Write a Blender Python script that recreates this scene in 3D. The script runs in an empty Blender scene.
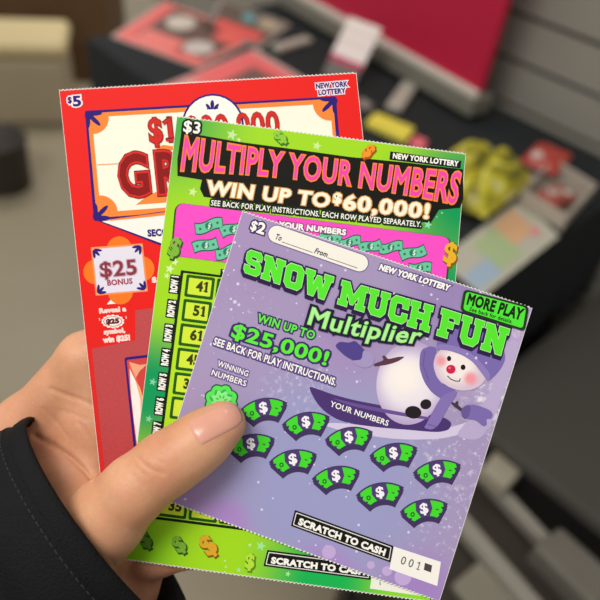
import bpy, bmesh, math, random
import numpy as np
from mathutils import Vector, Matrix

random.seed(7)
rng = np.random.default_rng(7)
D = bpy.data
scene = bpy.context.scene
COL = scene.collection

# ---------------------------------------------------------------- camera
FPX = 640.0                                   # focal length for a 600 px wide frame
PITCH, ROLL, CAM_H = math.radians(42), math.radians(7.5), 1.25
CAM = np.array([0.0, 0.0, CAM_H])
FWD = np.array([0.0, math.cos(PITCH), -math.sin(PITCH)])
_up = np.array([0.0, math.sin(PITCH), math.cos(PITCH)])
_rt = np.array([1.0, 0.0, 0.0])
RT = math.cos(ROLL) * _rt + math.sin(ROLL) * _up
UP = -math.sin(ROLL) * _rt + math.cos(ROLL) * _up
cam_data = D.cameras.new('camera')
cam = D.objects.new('camera', cam_data)
COL.objects.link(cam)
cam.matrix_world = Matrix(((RT[0], UP[0], -FWD[0], CAM[0]), (RT[1], UP[1], -FWD[1], CAM[1]),
                           (RT[2], UP[2], -FWD[2], CAM[2]), (0, 0, 0, 1)))
cam_data.sensor_width = 36
cam_data.lens = 36 * FPX / 600
cam_data.shift_x, cam_data.shift_y = 1.1 / 600, -1.1 / 600
cam_data.clip_start = 0.01
cam_data.dof.use_dof = True
cam_data.dof.focus_distance = 0.212
cam_data.dof.aperture_fstop = 8.0
scene.camera = cam

# ---------------------------------------------------------------- light and exposure
world = D.worlds.new('shop_air')
scene.world = world
world.use_nodes = True
world.node_tree.nodes['Background'].inputs[0].default_value = (1.0, 0.97, 0.93, 1)
world.node_tree.nodes['Background'].inputs[1].default_value = 0.46


def ceiling_lamp(name, loc, size, power, target=None):
    l = D.lights.new(name, 'AREA')
    l.shape = 'RECTANGLE'; l.size, l.size_y = size
    l.energy = power; l.color = (1.0, 0.965, 0.91)
    o = D.objects.new(name, l); COL.objects.link(o)
    o.location = loc
    if target is not None:
        o.rotation_euler = (Vector(target) - Vector(loc)).to_track_quat('-Z', 'Y').to_euler()
    return o


ceiling_lamp('ceiling_light_panel', (-0.9, -0.3, 2.75), (1.2, 0.6), 34)
ceiling_lamp('ceiling_light_panel', (0.7, 1.3, 2.75), (1.2, 0.6), 24)
ceiling_lamp('ceiling_light_panel', (-1.2, 2.6, 2.75), (1.2, 0.6), 28)
vs = scene.view_settings
vs.view_transform = 'Standard'
try:
    vs.look = 'None'
except Exception:
    pass
vs.gamma = 1.0
vs.use_curve_mapping = False
vs.exposure = 0.0


# ---------------------------------------------------------------- geometry from the camera's survey of the place
def ray(x, y):
    return FWD + RT * ((x - 300) / FPX) - UP * ((y - 300) / FPX)


def atz(x, y, z):
    d = ray(x, y)
    return CAM + d * ((z - CAM[2]) / d[2])


def c2w(p):
    """camera coordinates (right, up, towards the viewer) to world"""
    p = np.asarray(p, float)
    return CAM + p[..., 0:1] * RT + p[..., 1:2] * UP - p[..., 2:3] * FWD


# ---------------------------------------------------------------- materials
MATS = {}


def lin(h):
    h = h.lstrip('#')
    out = []
    for i in (0, 2, 4):
        c = int(h[i:i + 2], 16) / 255
        out.append(c / 12.92 if c <= 0.04045 else ((c + 0.055) / 1.055) ** 2.4)
    return (*out, 1.0)


def mat(h, rough=0.55, metal=0.0, spec=0.35, bump=0.0, bscale=300, vary=0.0, vscale=40, name=None):
    key = (h, rough, metal, spec, bump, bscale, vary, vscale)
    if key in MATS:
        return MATS[key]
    m = D.materials.new(name or 'colour_' + h.lstrip('#'))
    m.use_nodes = True
    nt = m.node_tree; b = nt.nodes['Principled BSDF']
    b.inputs['Base Color'].default_value = lin(h)
    b.inputs['Roughness'].default_value = rough
    b.inputs['Metallic'].default_value = metal
    b.inputs['Specular IOR Level'].default_value = spec
    if bump or vary:
        tc = nt.nodes.new('ShaderNodeTexCoord')
    if vary:
        n = nt.nodes.new('ShaderNodeTexNoise'); n.inputs['Scale'].default_value = vscale
        n.inputs['Detail'].default_value = 5
        nt.links.new(tc.outputs['Object'], n.inputs['Vector'])
        hv = nt.nodes.new('ShaderNodeHueSaturation'); hv.inputs['Color'].default_value = lin(h)
        mr = nt.nodes.new('ShaderNodeMapRange')
        mr.inputs['From Min'].default_value = 0.3; mr.inputs['From Max'].default_value = 0.7
        mr.inputs['To Min'].default_value = 1 - vary; mr.inputs['To Max'].default_value = 1 + vary
        nt.links.new(n.outputs['Fac'], mr.inputs['Value'])
        nt.links.new(mr.outputs['Result'], hv.inputs['Value'])
        nt.links.new(hv.outputs['Color'], b.inputs['Base Color'])
    if bump:
        n2 = nt.nodes.new('ShaderNodeTexNoise'); n2.inputs['Scale'].default_value = bscale
        n2.inputs['Detail'].default_value = 4
        nt.links.new(tc.outputs['Object'], n2.inputs['Vector'])
        bp = nt.nodes.new('ShaderNodeBump'); bp.inputs['Strength'].default_value = bump
        bp.inputs['Distance'].default_value = 0.002
        nt.links.new(n2.outputs['Fac'], bp.inputs['Height'])
        nt.links.new(bp.outputs['Normal'], b.inputs['Normal'])
    MATS[key] = m
    return m


def ink(h):
    return mat(h, rough=0.6, spec=0.12)


# ---------------------------------------------------------------- object helpers
def tag(o, label=None, cat=None, group=None, kind=None):
    if label: o['label'] = label
    if cat: o['category'] = cat
    if group: o['group'] = group
    if kind: o['kind'] = kind
    return o


def empty(name, loc, rot=None):
    o = D.objects.new(name, None); COL.objects.link(o)
    o.empty_display_size = 0.02
    o.location = loc
    if rot is not None:
        o.rotation_euler = rot
    return o


class MB:
    """collects faces with materials; build() links them as one mesh object"""

    def __init__(self):
        self.v, self.f, self.mi, self.mats = [], [], [], []

    def slot(self, m):
        if m not in self.mats:
            self.mats.append(m)
        return self.mats.index(m)

    def add(self, verts, faces, m):
        k = len(self.v); s = self.slot(m)
        self.v.extend([tuple(map(float, p)) for p in verts])
        for f in faces:
            self.f.append([k + i for i in f]); self.mi.append(s)

    def box(self, cx, cy, cz, sx, sy, sz, m, rz=0.0):
        vs_ = []
        c, s = math.cos(rz), math.sin(rz)
        for z in (-1, 1):
            for x, y in ((-1, -1), (1, -1), (1, 1), (-1, 1)):
                dx, dy = x * sx / 2, y * sy / 2
                vs_.append((cx + c * dx - s * dy, cy + s * dx + c * dy, cz + z * sz / 2))
        self.add(vs_, [(3, 2, 1, 0), (4, 5, 6, 7), (0, 1, 5, 4), (1, 2, 6, 5), (2, 3, 7, 6), (3, 0, 4, 7)], m)

    def prism(self, pts, ext, m):
        """closed polygon of 3D points swept by the vector ext"""
        n = len(pts)
        a = [np.array(p, float) for p in pts]; e = np.array(ext, float)
        self.add(a + [p + e for p in a],
                 [tuple(range(n))[::-1], tuple(range(n, 2 * n))] + [(i, (i + 1) % n, n + (i + 1) % n, n + i) for i in range(n)], m)

    def tube(self, pts, radii, m, seg=14, cap=True):
        P = [np.array(p, float) for p in pts]
        if not hasattr(radii, '__len__'): radii = [radii] * len(P)
        rings = []
        ref = np.array([0.13, 0.31, 0.94])
        for i, p in enumerate(P):
            d = P[min(i + 1, len(P) - 1)] - P[max(i - 1, 0)]; d /= np.linalg.norm(d)
            a = np.cross(d, ref); a /= np.linalg.norm(a); b = np.cross(d, a)
            rings.append([p + radii[i] * (math.cos(t) * a + math.sin(t) * b) for t in np.linspace(0, 2 * math.pi, seg, endpoint=False)])
        vs_ = [q for r in rings for q in r]; fs = []
        for i in range(len(P) - 1):
            for j in range(seg):
                fs.append((i * seg + j, i * seg + (j + 1) % seg, (i + 1) * seg + (j + 1) % seg, (i + 1) * seg + j))
        if cap:
            fs.append(tuple(range(seg))[::-1]); fs.append(tuple((len(P) - 1) * seg + j for j in range(seg)))
        self.add(vs_, fs, m)

    def lathe(self, c, prof, m, seg=28):
        vs_, fs = [], []
        for r, z in prof:
            for t in np.linspace(0, 2 * math.pi, seg, endpoint=False):
                vs_.append((c[0] + r * math.cos(t), c[1] + r * math.sin(t), c[2] + z))
        n = len(prof)
        for i in range(n - 1):
            for j in range(seg):
                fs.append((i * seg + j, i * seg + (j + 1) % seg, (i + 1) * seg + (j + 1) % seg, (i + 1) * seg + j))
        fs.append(tuple(range(seg))[::-1]); fs.append(tuple((n - 1) * seg + j for j in range(seg)))
        self.add(vs_, fs, m)

    def build(self, name, parent=None, bevel=0.0, smooth=False, seg=3):
        me = D.meshes.new(name)
        me.from_pydata(self.v, [], self.f)
        for m in self.mats: me.materials.append(m)
        me.polygons.foreach_set('material_index', self.mi)
        if smooth: me.polygons.foreach_set('use_smooth', [True] * len(me.polygons))
        me.update()
        o = D.objects.new(name, me); COL.objects.link(o)
        if parent is not None: o.parent = parent
        if bevel:
            b = o.modifiers.new('edge', 'BEVEL'); b.width = bevel; b.segments = seg; b.limit_method = 'ANGLE'
        return o


# ---------------------------------------------------------------- the place: floor, wall, counter
C0 = np.array([0.198, 0.597, 0.75])           # near corner of the counter top
UX = np.array([0.682, 0.731, 0.0]); UX /= np.linalg.norm(UX)       # towards the wall
VX = np.array([-UX[1], UX[0], 0.0])           # along the wall, away to the left
ZX = np.array([0.0, 0.0, 1.0])
ANG_U = math.atan2(UX[1], UX[0])
L_V, L_U = 0.925, 0.50


def tp(u, v, z=0.0):
    """point on (z: above) the counter top"""
    return C0 + UX * u + VX * v + ZX * z


def tuv(x, y, z=0.0):
    p = atz(x, y, 0.75 + z) - C0
    return float(p @ UX), float(p @ VX)


fl = MB()
fl.add([(-7, -4, 0), (7, -4, 0), (7, 9, 0), (-7, 9, 0)], [(0, 1, 2, 3)],
       mat('#958b75', rough=0.45, vary=0.06, vscale=3, name='beige_vinyl_floor'))
tag(fl.build('floor'), kind='structure')

slat_m = mat('#9a968c', rough=0.5, vary=0.03, vscale=9, name='grey_slatwall')
groove_m = mat('#5a564f', rough=0.7, name='slatwall_groove')
wl = MB()
W0 = tp(L_U + 0.012, -1.6, 0) * np.array([1, 1, 0])
W1 = tp(L_U + 0.012, 1.5, 0) * np.array([1, 1, 0])
nrm = -UX
pitch_s = 0.076
for k in range(35):
    z0, z1 = k * pitch_s, (k + 1) * pitch_s
    a, b = W0, W1
    zz = z1 - 0.009
    wl.prism([a + ZX * z0, b + ZX * z0, b + ZX * zz, a + ZX * zz], UX * 0.02, slat_m)
    wl.prism([a + UX * 0.009 + ZX * zz, b + UX * 0.009 + ZX * zz, b + UX * 0.009 + ZX * z1, a + UX * 0.009 + ZX * z1], UX * 0.011, groove_m)
tag(wl.build('wall_back'), kind='structure')

cloth_m = mat('#262a2b', rough=0.85, spec=0.2, bump=0.25, bscale=900, vary=0.08, vscale=30, name='black_tablecloth')
body_m = mat('#35342f', rough=0.6, vary=0.06, vscale=6, name='charcoal_counter_panel')
ct = empty('display_counter', tuple(tp(L_U / 2, L_V / 2, -0.75)))
tag(ct, 'black display counter covered with a cloth and strewn with printed sheets', 'counter')
inv = -np.array(ct.location)


def ctp(u, v, z): return tp(u, v, z) + inv


cb = MB()
cb.prism([ctp(0.03, 0.03, -0.75), ctp(L_U - 0.004, 0.03, -0.75), ctp(L_U - 0.004, L_V - 0.03, -0.75), ctp(0.03, L_V - 0.03, -0.75)], ZX * 0.735, body_m)
cb.build('counter_body', ct, bevel=0.004)
tc_ = MB()
OUT = []
for (u0, v0, u1, v1) in ((0, 0, L_U - 0.002, 0), (L_U - 0.002, 0, L_U - 0.002, L_V), (L_U - 0.002, L_V, 0, L_V), (0, L_V, 0, 0)):
    n = 40
    for i in range(n):
        s = i / n
        OUT.append((u0 + (u1 - u0) * s, v0 + (v1 - v0) * s))
CU, CV = L_U / 2, L_V / 2
rows = [(0.0, 0.965), (0.0, 0.99), (-0.004, 1.0), (-0.05, 1.0), (-0.15, 1.0), (-0.24, 1.0)]
vsx, fsx = [], []
N = len(OUT)
for ri, (dz, sc) in enumerate(rows):
    for i, (u, v) in enumerate(OUT):
        wv = 0.006 * max(0, -dz / 0.24) * (math.sin(i * 0.55) + 0.6 * math.sin(i * 1.3 + 1))
        uu = CU + (u - CU) * (sc if ri < 2 else 1) ; vv = CV + (v - CV) * (sc if ri < 2 else 1)
        if u < 0.001: uu -= abs(wv)
        if v < 0.001: vv -= abs(wv)
        if v > L_V - 0.001: vv += abs(wv)
        vsx.append(ctp(uu, vv, dz))
for ri in range(len(rows) - 1):
    for i in range(N):
        fsx.append((ri * N + i, (ri + 1) * N + i, (ri + 1) * N + (i + 1) % N, ri * N + (i + 1) % N))
fsx.append(tuple(range(N))[::-1])
tc_.add(vsx, [f[::-1] for f in fsx], cloth_m)
tc_.build('black_tablecloth', ct)


# red sign on a grey rail
def slab(mb, u0, u1, v0, v1, z0, z1, m, org):
    mb.prism([tp(u0, v0, z0) - org, tp(u1, v0, z0) - org, tp(u1, v1, z0) - org, tp(u0, v1, z0) - org], ZX * (z1 - z0), m)


SV0, SV1 = 0.285, 0.86
so = tp(0.445, (SV0 + SV1) / 2, 0)   # the whole sign turns about this point
sg = empty('counter_sign', tuple(so), (0, 0, -0.12))
tag(sg, 'large crimson sign panel standing in a grey rail against the slatted wall', 'sign')
m_ = MB(); slab(m_, 0.438, 0.452, SV0, SV1, 0.05, 0.45, mat('#bf1a40', rough=0.5, name='crimson_sign_face'), so)
m_.build('sign_panel', sg, bevel=0.002)
m_ = MB(); slab(m_, 0.418, 0.470, SV0 - 0.01, SV1 + 0.02, 0.012, 0.046, mat('#7d7b70', rough=0.45, name='grey_rail'), so)
m_.build('base_rail', sg, bevel=0.004)
m_ = MB(); slab(m_, 0.425, 0.436, SV0 - 0.004, SV1, 0.044, 0.056, mat('#d8cfc4', rough=0.4, name='pale_lip'), so)
m_.build('pale_lip', sg, bevel=0.002)

foot_m = mat('#b3aea1', rough=0.4, name='pale_grey_plastic')
def foot_plank(a, b2, w):
    A, B2 = atz(*a, 0.7505), atz(*b2, 0.7505)
    rot = Matrix.Rotation(0.12, 3, 'Z')
    d = B2 - A; d /= np.linalg.norm(d); n = np.cross(ZX, d) * w / 2
    m2 = MB(); m2.prism([tuple(rot @ Vector(p - so)) for p in (A - n, B2 - n, B2 + n, A + n)], (0, 0, 0.011), foot_m)
    m2.build('foot', sg, bevel=0.004)


foot_plank((394, 113), (411, 88), 0.030)
foot_plank((276, 53), (310, 43), 0.026)


# ---------------------------------------------------------------- ticket sheets lying on the counter
def quad_on(z, pts): return [atz(x, y, 0.75 + z) for x, y in pts]


def printed_sheet(name, z, corners, ground, marks, label, cat, thick=0.0012, group=None):
    q = quad_on(z, corners)
    c = sum(q) / 4
    o_ = empty(name, tuple(c))
    tag(o_, label, cat, group)
    b_ = MB(); b_.prism([p - c for p in q][::-1] if np.cross(q[1] - q[0], q[2] - q[0])[2] < 0 else [p - c for p in q], ZX * thick, mat(ground, rough=0.4))
    b_.build('sheet', o_)
    def uv(s, t):
        return q[0] * (1 - s) * (1 - t) + q[1] * s * (1 - t) + q[2] * s * t + q[3] * (1 - s) * t
    for i, (pname, shape, h) in enumerate(marks):
        g = MB(); zz = thick + 0.0002 * (i + 1)
        if shape[0] == 'rect':
            s0, t0, s1, t1 = shape[1:]
            pts = [uv(s0, t0), uv(s1, t0), uv(s1, t1), uv(s0, t1)]
        else:
            s0, t0, rs, rt = shape[1:]
            pts = [uv(s0 + rs * math.cos(a), t0 + rt * math.sin(a)) for a in np.linspace(0, 2 * math.pi, 24, endpoint=False)]
        pts = [p - c + ZX * (zz - 0.0001) for p in pts]
        if np.cross(pts[1] - pts[0], pts[2] - pts[0])[2] < 0: pts = pts[::-1]
        g.prism(pts, ZX * 0.0001, mat(h, rough=0.4))
        g.build(pname, o_)
    return o_


# corners: near-left, near-right, far-right, far-left
printed_sheet('ticket_sheet', 0.0006, [(112, 38), (200, 70), (262, 38), (165, 2)], '#b8a49c',
              [('red_border', ('rect', .03, .03, .97, .97), '#ee6f6a'), ('brown_panel', ('rect', .17, .17, .93, .93), '#6d544c'),
               ('red_panel', ('rect', .2, .06, .62, .36), '#f08078'), ('pale_seal', ('ell', .36, .68, .13, .17), '#d4cabd'),
               ('pale_seal', ('ell', .76, .34, .13, .16), '#cfc4bc'), ('red_stripe', ('rect', .72, .6, .95, .86), '#ec6a62')],
              'red-bordered printed sheet with pale round seals at the far left end of the counter', 'printed sheet', group='sheets spread on the counter')
printed_sheet('ticket_sheet', 0.0006, [(206, 30), (262, 50), (292, 26), (222, 0)], '#a39a90',
              [('brown_panel', ('rect', .05, .06, .95, .95), '#6b5a50'), ('red_stripe', ('rect', .12, .1, .86, .4), '#e8605c'),
               ('teal_spot', ('ell', .5, .72, .1, .14), '#6aa6ad'), ('cream_panel', ('rect', .66, .55, .92, .9), '#b9aa92')],
              'printed sheet with a small teal spot lying behind the red-bordered sheet', 'printed sheet', thick=0.0016, group='sheets spread on the counter')
printed_sheet('ticket_sheet', 0.0024, [(152, 92), (262, 132), (312, 84), (256, 50)], '#c5aca6',
              [('red_border', ('rect', .03, .04, .97, .94), '#ef6f70'), ('brown_panel', ('rect', .3, .28, .95, .78), '#7c5a54'),
               ('pink_panel', ('rect', .06, .08, .5, .3), '#d8a09a')],
              'pink and red printed sheet half hidden behind the top edge of the red ticket', 'printed sheet', group='sheets spread on the counter')
printed_sheet('colour_brochure', 0.0006, [(484, 298), (560, 238), (520, 200), (440, 262)], '#b9b6a6',
              [('blue_patch', ('rect', .02, .12, .3, .5), '#9fb4c6'), ('green_patch', ('rect', .3, .15, .58, .85), '#a8ba8c'),
               ('orange_patch', ('rect', .58, .35, .86, .9), '#d6a982'), ('pink_patch', ('ell', .84, .32, .05, .1), '#d98d92')],
              'cream brochure with pastel colour blocks at the near right edge of the counter', 'brochure')

# small price card in a stand
pb0, pb1 = atz(323, 75, 0.752), atz(354, 88, 0.752)
cc = (pb0 + pb1) / 2
pc = empty('price_card', tuple(cc)); tag(pc, 'white price card with a crimson bottom stripe leaning in front of the crimson sign', 'card')
lean = 0.50
upd = ZX * math.cos(lean) + UX * math.sin(lean)
wdir = (pb1 - pb0); wn = np.cross(wdir / np.linalg.norm(wdir), upd)
def pcard(mb, t0, t1, m, off=0.0, th=0.002):
    mb.prism([pb0 + upd * t0 - cc + wn * off, pb1 + upd * t0 - cc + wn * off, pb1 + upd * t1 - cc + wn * off, pb0 + upd * t1 - cc + wn * off], -wn * th, m)
m_ = MB(); pcard(m_, 0.0, 0.034, mat('#77746e', rough=0.3)); m_.build('stand', pc)
m_ = MB(); pcard(m_, 0.034, 0.112, mat('#f3e8e2', rough=0.5)); m_.build('card', pc)
m_ = MB(); pcard(m_, 0.030, 0.042, mat('#c2466a', rough=0.5), 0.0008, 0.001); m_.build('crimson_stripe', pc)
m_ = MB(); pcard(m_, 0.07, 0.072, mat('#cdbdb8', rough=0.5), 0.0006, 0.0008); pcard(m_, 0.09, 0.092, mat('#cdbdb8', rough=0.5), 0.0006, 0.0008); m_.build('printed_lines', pc)


def block_on(name, corners, z, h, colour, label, cat, bevel=0.002, top=None):
    q = quad_on(z, corners); c = sum(q) / len(q)
    m2 = MB(); pts = [p - c for p in q]
    if np.cross(pts[1] - pts[0], pts[2] - pts[0])[2] < 0: pts = pts[::-1]
    m2.prism(pts, ZX * h, mat(colour, rough=0.5, vary=0.05, vscale=60))
    o_ = m2.build(name, None, bevel=bevel); o_.location = tuple(c)
    return tag(o_, label, cat)


block_on('note_pad', [(366, 128), (406, 146), (415, 134), (376, 118)], 0.0006, 0.010, '#e9dc55', 'yellow note pad lying on the black counter below the sign', 'note pad')
block_on('eraser', [(408, 149), (423, 156), (428, 147), (416, 141)], 0.0006, 0.010, '#e8737f', 'small pink block beside the yellow note pad', 'eraser')
block_on('paper_slip', [(356, 104), (368, 112), (374, 106), (362, 99)], 0.0006, 0.0012, '#8f8a82', 'grey paper slip next to the yellow note pad', 'paper', bevel=0)

# yellow crinkled bag: an inflated pillow with creases
bo = atz(473, 192, 0.7505)
NB, MBN = 44, 40
g = np.zeros((NB, MBN, 3))
ux = np.array([math.cos(0.9), math.sin(0.9), 0]); vx = np.array([-ux[1], ux[0], 0])
for side in (0,):
    pass
vb, fb = [], []
for sgn in (1, -1):
    for i in range(NB):
        for j in range(MBN):
            s, t = i / (NB - 1) * 2 - 1, j / (MBN - 1) * 2 - 1
            env = max(0, (1 - s ** 4)) ** 0.6 * max(0, (1 - t ** 4)) ** 0.6
            wr = 0.008 * math.sin(4 * s + 6 * t + 1.2 * math.sin(3 * t)) + 0.006 * abs(math.sin(7 * t - 3 * s + 1)) + 0.003 * math.sin(11 * s + 6 * t)
            hgt = (0.033 + wr * 0.8) * env if sgn > 0 else -0.016 * env
            rim = 0.004 * math.sin(14 * t) * (abs(s) > .9)
            p = ux * (s * 0.082 * (1 - .08 * t * t)) + vx * (t * 0.062) + ZX * (0.018 + max(hgt, -0.017) + rim * 0.3)
            vb.append(p)
o0 = NB * MBN
for k in (0, 1):
    for i in range(NB - 1):
        for j in range(MBN - 1):
            q = (k * o0 + i * MBN + j, k * o0 + (i + 1) * MBN + j, k * o0 + (i + 1) * MBN + j + 1, k * o0 + i * MBN + j + 1)
            fb.append(q if k == 0 else q[::-1])
bag_m = D.materials.new('yellow_foil_bag'); bag_m.use_nodes = True
nt = bag_m.node_tree; bs = nt.nodes['Principled BSDF']; bs.inputs['Roughness'].default_value = 0.22
tcn = nt.nodes.new('ShaderNodeTexCoord'); nz = nt.nodes.new('ShaderNodeTexNoise'); nz.inputs['Scale'].default_value = 26
nz.inputs['Detail'].default_value = 3
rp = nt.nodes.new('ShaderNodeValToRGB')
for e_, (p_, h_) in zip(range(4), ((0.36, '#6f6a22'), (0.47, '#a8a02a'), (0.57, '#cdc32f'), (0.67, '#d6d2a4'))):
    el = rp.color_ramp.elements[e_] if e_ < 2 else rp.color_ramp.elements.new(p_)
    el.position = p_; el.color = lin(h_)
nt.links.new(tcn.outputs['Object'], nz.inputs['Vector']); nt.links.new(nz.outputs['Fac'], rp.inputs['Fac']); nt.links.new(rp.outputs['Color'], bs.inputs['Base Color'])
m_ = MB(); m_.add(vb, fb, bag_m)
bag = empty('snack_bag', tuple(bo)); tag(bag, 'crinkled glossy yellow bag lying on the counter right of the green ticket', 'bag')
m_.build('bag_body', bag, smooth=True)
m_ = MB()
pts = [ux * 0.076 + vx * t + ZX * (0.019 + 0.003 * math.sin(t * 180)) for t in np.linspace(-0.055, 0.055, 26)]
for a, b_ in zip(pts[:-1], pts[1:]):
    m_.prism([a, a + ux * 0.013, b_ + ux * 0.013, b_], ZX * 0.0015, mat('#8c95b8', rough=0.3))
m_.build('blue_seal', bag)

# red snack packets and a pale tray, against the wall at the right
tr_q = [(518, 206), (562, 233), (592, 200), (548, 172)]
qt = quad_on(0.0006, tr_q); ctr = sum(qt) / 4
tray = empty('display_tray', tuple(ctr)); tag(tray, 'pale grey low tray holding red packets at the right end of the counter', 'tray')
m_ = MB(); m_.prism([p - ctr for p in qt], ZX * 0.006, mat('#8f877b', rough=0.4)); m_.build('tray_base', tray, bevel=0.002)
for a, b_ in ((0, 1), (1, 2), (2, 3), (3, 0)):
    m_ = MB(); d_ = qt[b_] - qt[a]; nn = np.cross(ZX, d_ / np.linalg.norm(d_)) * 0.004
    m_.prism([qt[a] - ctr, qt[b_] - ctr, qt[b_] - ctr + nn, qt[a] - ctr + nn], ZX * 0.026, mat('#b3a99c', rough=0.35)); m_.build('tray_rim', tray, bevel=0.001)


def packet(c, yaw, tilt, sx, sy, label, colour, spots):
    o_ = empty('snack_packet', tuple(c), (tilt, 0, yaw)); tag(o_, label, 'packet', 'packets in the tray')
    n = 20; vv, ff = [], []
    for sgn in (1, -1):
        for i in range(n):
            for j in range(n):
                s, t = i / (n - 1) * 2 - 1, j / (n - 1) * 2 - 1
                h = 0.010 * (max(0, 1 - s ** 4) * max(0, 1 - t ** 4)) ** 0.5 * (1 + 0.2 * math.sin(7 * s + 5 * t))
                vv.append((s * sx / 2, t * sy / 2, 0.011 + sgn * h))
    for k in (0, 1):
        for i in range(n - 1):
            for j in range(n - 1):
                q = (k * n * n + i * n + j, k * n * n + (i + 1) * n + j, k * n * n + (i + 1) * n + j + 1, k * n * n + i * n + j + 1)
                ff.append(q if k == 0 else q[::-1])
    b_ = MB(); b_.add(vv, ff, mat(colour, rough=0.35, vary=0.15, vscale=50)); b_.build('wrapper', o_, smooth=True)
    for (px_, py_, rx_, ry_, hh) in spots:
        b_ = MB(); ring = []
        for a in np.linspace(0, 2 * math.pi, 20, endpoint=False):
            s, t = px_ + rx_ * math.cos(a), py_ + ry_ * math.sin(a)
            h = 0.010 * (max(0, 1 - s ** 4) * max(0, 1 - t ** 4)) ** 0.5 * (1 + 0.2 * math.sin(7 * s + 5 * t))
            ring.append((s * sx / 2, t * sy / 2, 0.0114 + h))
        h = 0.010 * (max(0, 1 - px_ ** 4) * max(0, 1 - py_ ** 4)) ** 0.5 * (1 + 0.2 * math.sin(7 * px_ + 5 * py_))
        ring.append((px_ * sx / 2, py_ * sy / 2, 0.0118 + h))
        b_.add(ring, [(i, (i + 1) % 20, 20) for i in range(20)], mat(hh, rough=0.4)); b_.build('white_spot', o_)
    return o_


packet(atz(545, 166, 0.757) , ANG_U + 0.2, 0.0, 0.085, 0.060, 'red packet with a white spot in the pale tray, nearer the wall', '#b2443a', [(-0.45, 0.35, .28, .34, '#c9bdb6')])
packet(atz(553, 205, 0.7575), ANG_U - 0.1, 0.0, 0.058, 0.040, 'dull red packet with pale spots at the front of the pale tray', '#9c4c42', [(-0.2, 0.1, .4, .4, '#bfb4ab'), (.5, -.4, .25, .3, '#c9beb4')])

# ---------------------------------------------------------------- shelving and boxes low at the right
ZS = 0.46
def low(x, y, z=ZS): return atz(x, y, z)


ra, rb_ = low(478, 470), low(572, 572)
rd = (rb_ - ra) / np.linalg.norm(rb_ - ra); rn = np.cross(ZX, rd)
rc = (ra + rb_) / 2 * np.array([1, 1, 0])
shelf = empty('shelving_unit', tuple(rc)); tag(shelf, 'low dark shelving unit with two pale grey rails below the counter at the lower right', 'shelf')
rail_m = mat('#9a958a', rough=0.35, name='pale_rail')
r2a = low(448, 508)
offr = float((r2a - ra) @ rn)
A_ = ra - rd * 0.02 - rc; B_ = rb_ + rd * 0.25 - rc
for off, w in ((0, 0.016), (offr, 0.022)):
    m_ = MB(); a = A_ + rn * off; b = B_ + rn * off
    m_.prism([a - rn * w / 2 - ZX * 0.012, b - rn * w / 2 - ZX * 0.012, b + rn * w / 2 - ZX * 0.012, a + rn * w / 2 - ZX * 0.012], ZX * 0.024, rail_m)
    m_.build('rail', shelf, bevel=0.003)
sgn_ = 1 if offr > 0 else -1
wid = abs(offr) * 2.6
m_ = MB(); a, b = A_ - ZX * 0.04, B_ - ZX * 0.04
m_.prism([a, b, b + rn * sgn_ * wid, a + rn * sgn_ * wid] if sgn_ > 0 else [a + rn * sgn_ * wid, b + rn * sgn_ * wid, b, a], ZX * 0.02, mat('#3a332c', rough=0.6)); m_.build('shelf_board', shelf)
m_ = MB(); m_.prism([p - ZX * 0.26 for p in ([a, b, b + rn * sgn_ * wid, a + rn * sgn_ * wid] if sgn_ > 0 else [a + rn * sgn_ * wid, b + rn * sgn_ * wid, b, a])], ZX * 0.02, mat('#3a332c', rough=0.6)); m_.build('shelf_board', shelf)
for pt in (A_ + rd * .01, B_ - rd * .01, A_ + rd * .01 + rn * sgn_ * (wid - .02), B_ - rd * .01 + rn * sgn_ * (wid - .02)):
    m_ = MB(); z_ = ZS + 0.005
    m_.box(pt[0], pt[1], z_ / 2, 0.02, 0.02, z_, mat('#2e2b27', rough=0.5), math.atan2(rd[1], rd[0])); m_.build('post', shelf)
def low_block(name, quad, h, colour, label, cat, z=ZS - 0.0195, bev=0.005):
    q = [low(x, y, z) for x, y in quad]; c = sum(q) / 4
    p = [v - c for v in q]
    if np.cross(p[1] - p[0], p[2] - p[0])[2] < 0: p = p[::-1]
    m2 = MB(); m2.prism(p, ZX * h, mat(colour, rough=0.5, vary=0.05, vscale=25)); o_ = m2.build(name, None, bevel=bev); o_.location = tuple(c)
    return tag(o_, label, cat)


low_block('storage_box', [(524, 562), (550, 543), (606, 594), (583, 624)], 0.045, '#777268', 'grey flat box behind the upper pale rail at the lower right corner', 'box', z=ZS - 0.0195)
low_block('storage_box', [(450, 590), (478, 566), (520, 612), (490, 640)], 0.016, '#8a8576', 'beige grey box in front of the lower pale rail by the purple ticket', 'box', z=ZS - 0.0195)

low_block('storage_box', [(477, 480), (493, 460), (518, 482), (502, 500)], 0.03, '#a8a08e', 'small pale beige box at the far end of the upper grey rail', 'box', z=ZS + 0.0125)
cab = empty('low_cabinet', tuple(tp(0.27, -0.36, -0.75))); tag(cab, 'plain charcoal cabinet standing on the floor right of the black counter', 'cabinet')
co = np.array(cab.location)
def cabslab(u0, u1, v0, v1, z0, z1, m, name, bev=0.004):
    m2 = MB(); m2.prism([tp(u0, v0, 0) - co - ZX * (0.75 - z0), tp(u1, v0, 0) - co - ZX * (0.75 - z0), tp(u1, v1, 0) - co - ZX * (0.75 - z0), tp(u0, v1, 0) - co - ZX * (0.75 - z0)], ZX * (z1 - z0), m)
    return m2.build(name, cab, bevel=bev)
cabslab(0.06, 0.49, -0.70, -0.035, 0.0, 0.505, mat('#1c1b19', rough=0.6), 'cabinet_body')
cabslab(0.045, 0.495, -0.71, -0.03, 0.506, 0.53, mat('#4a4843', rough=0.55), 'cabinet_top')

# ---------------------------------------------------------------- bin and stool at the far left
def floor_prop_c(x, y, z): return atz(x, y, z)


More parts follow.
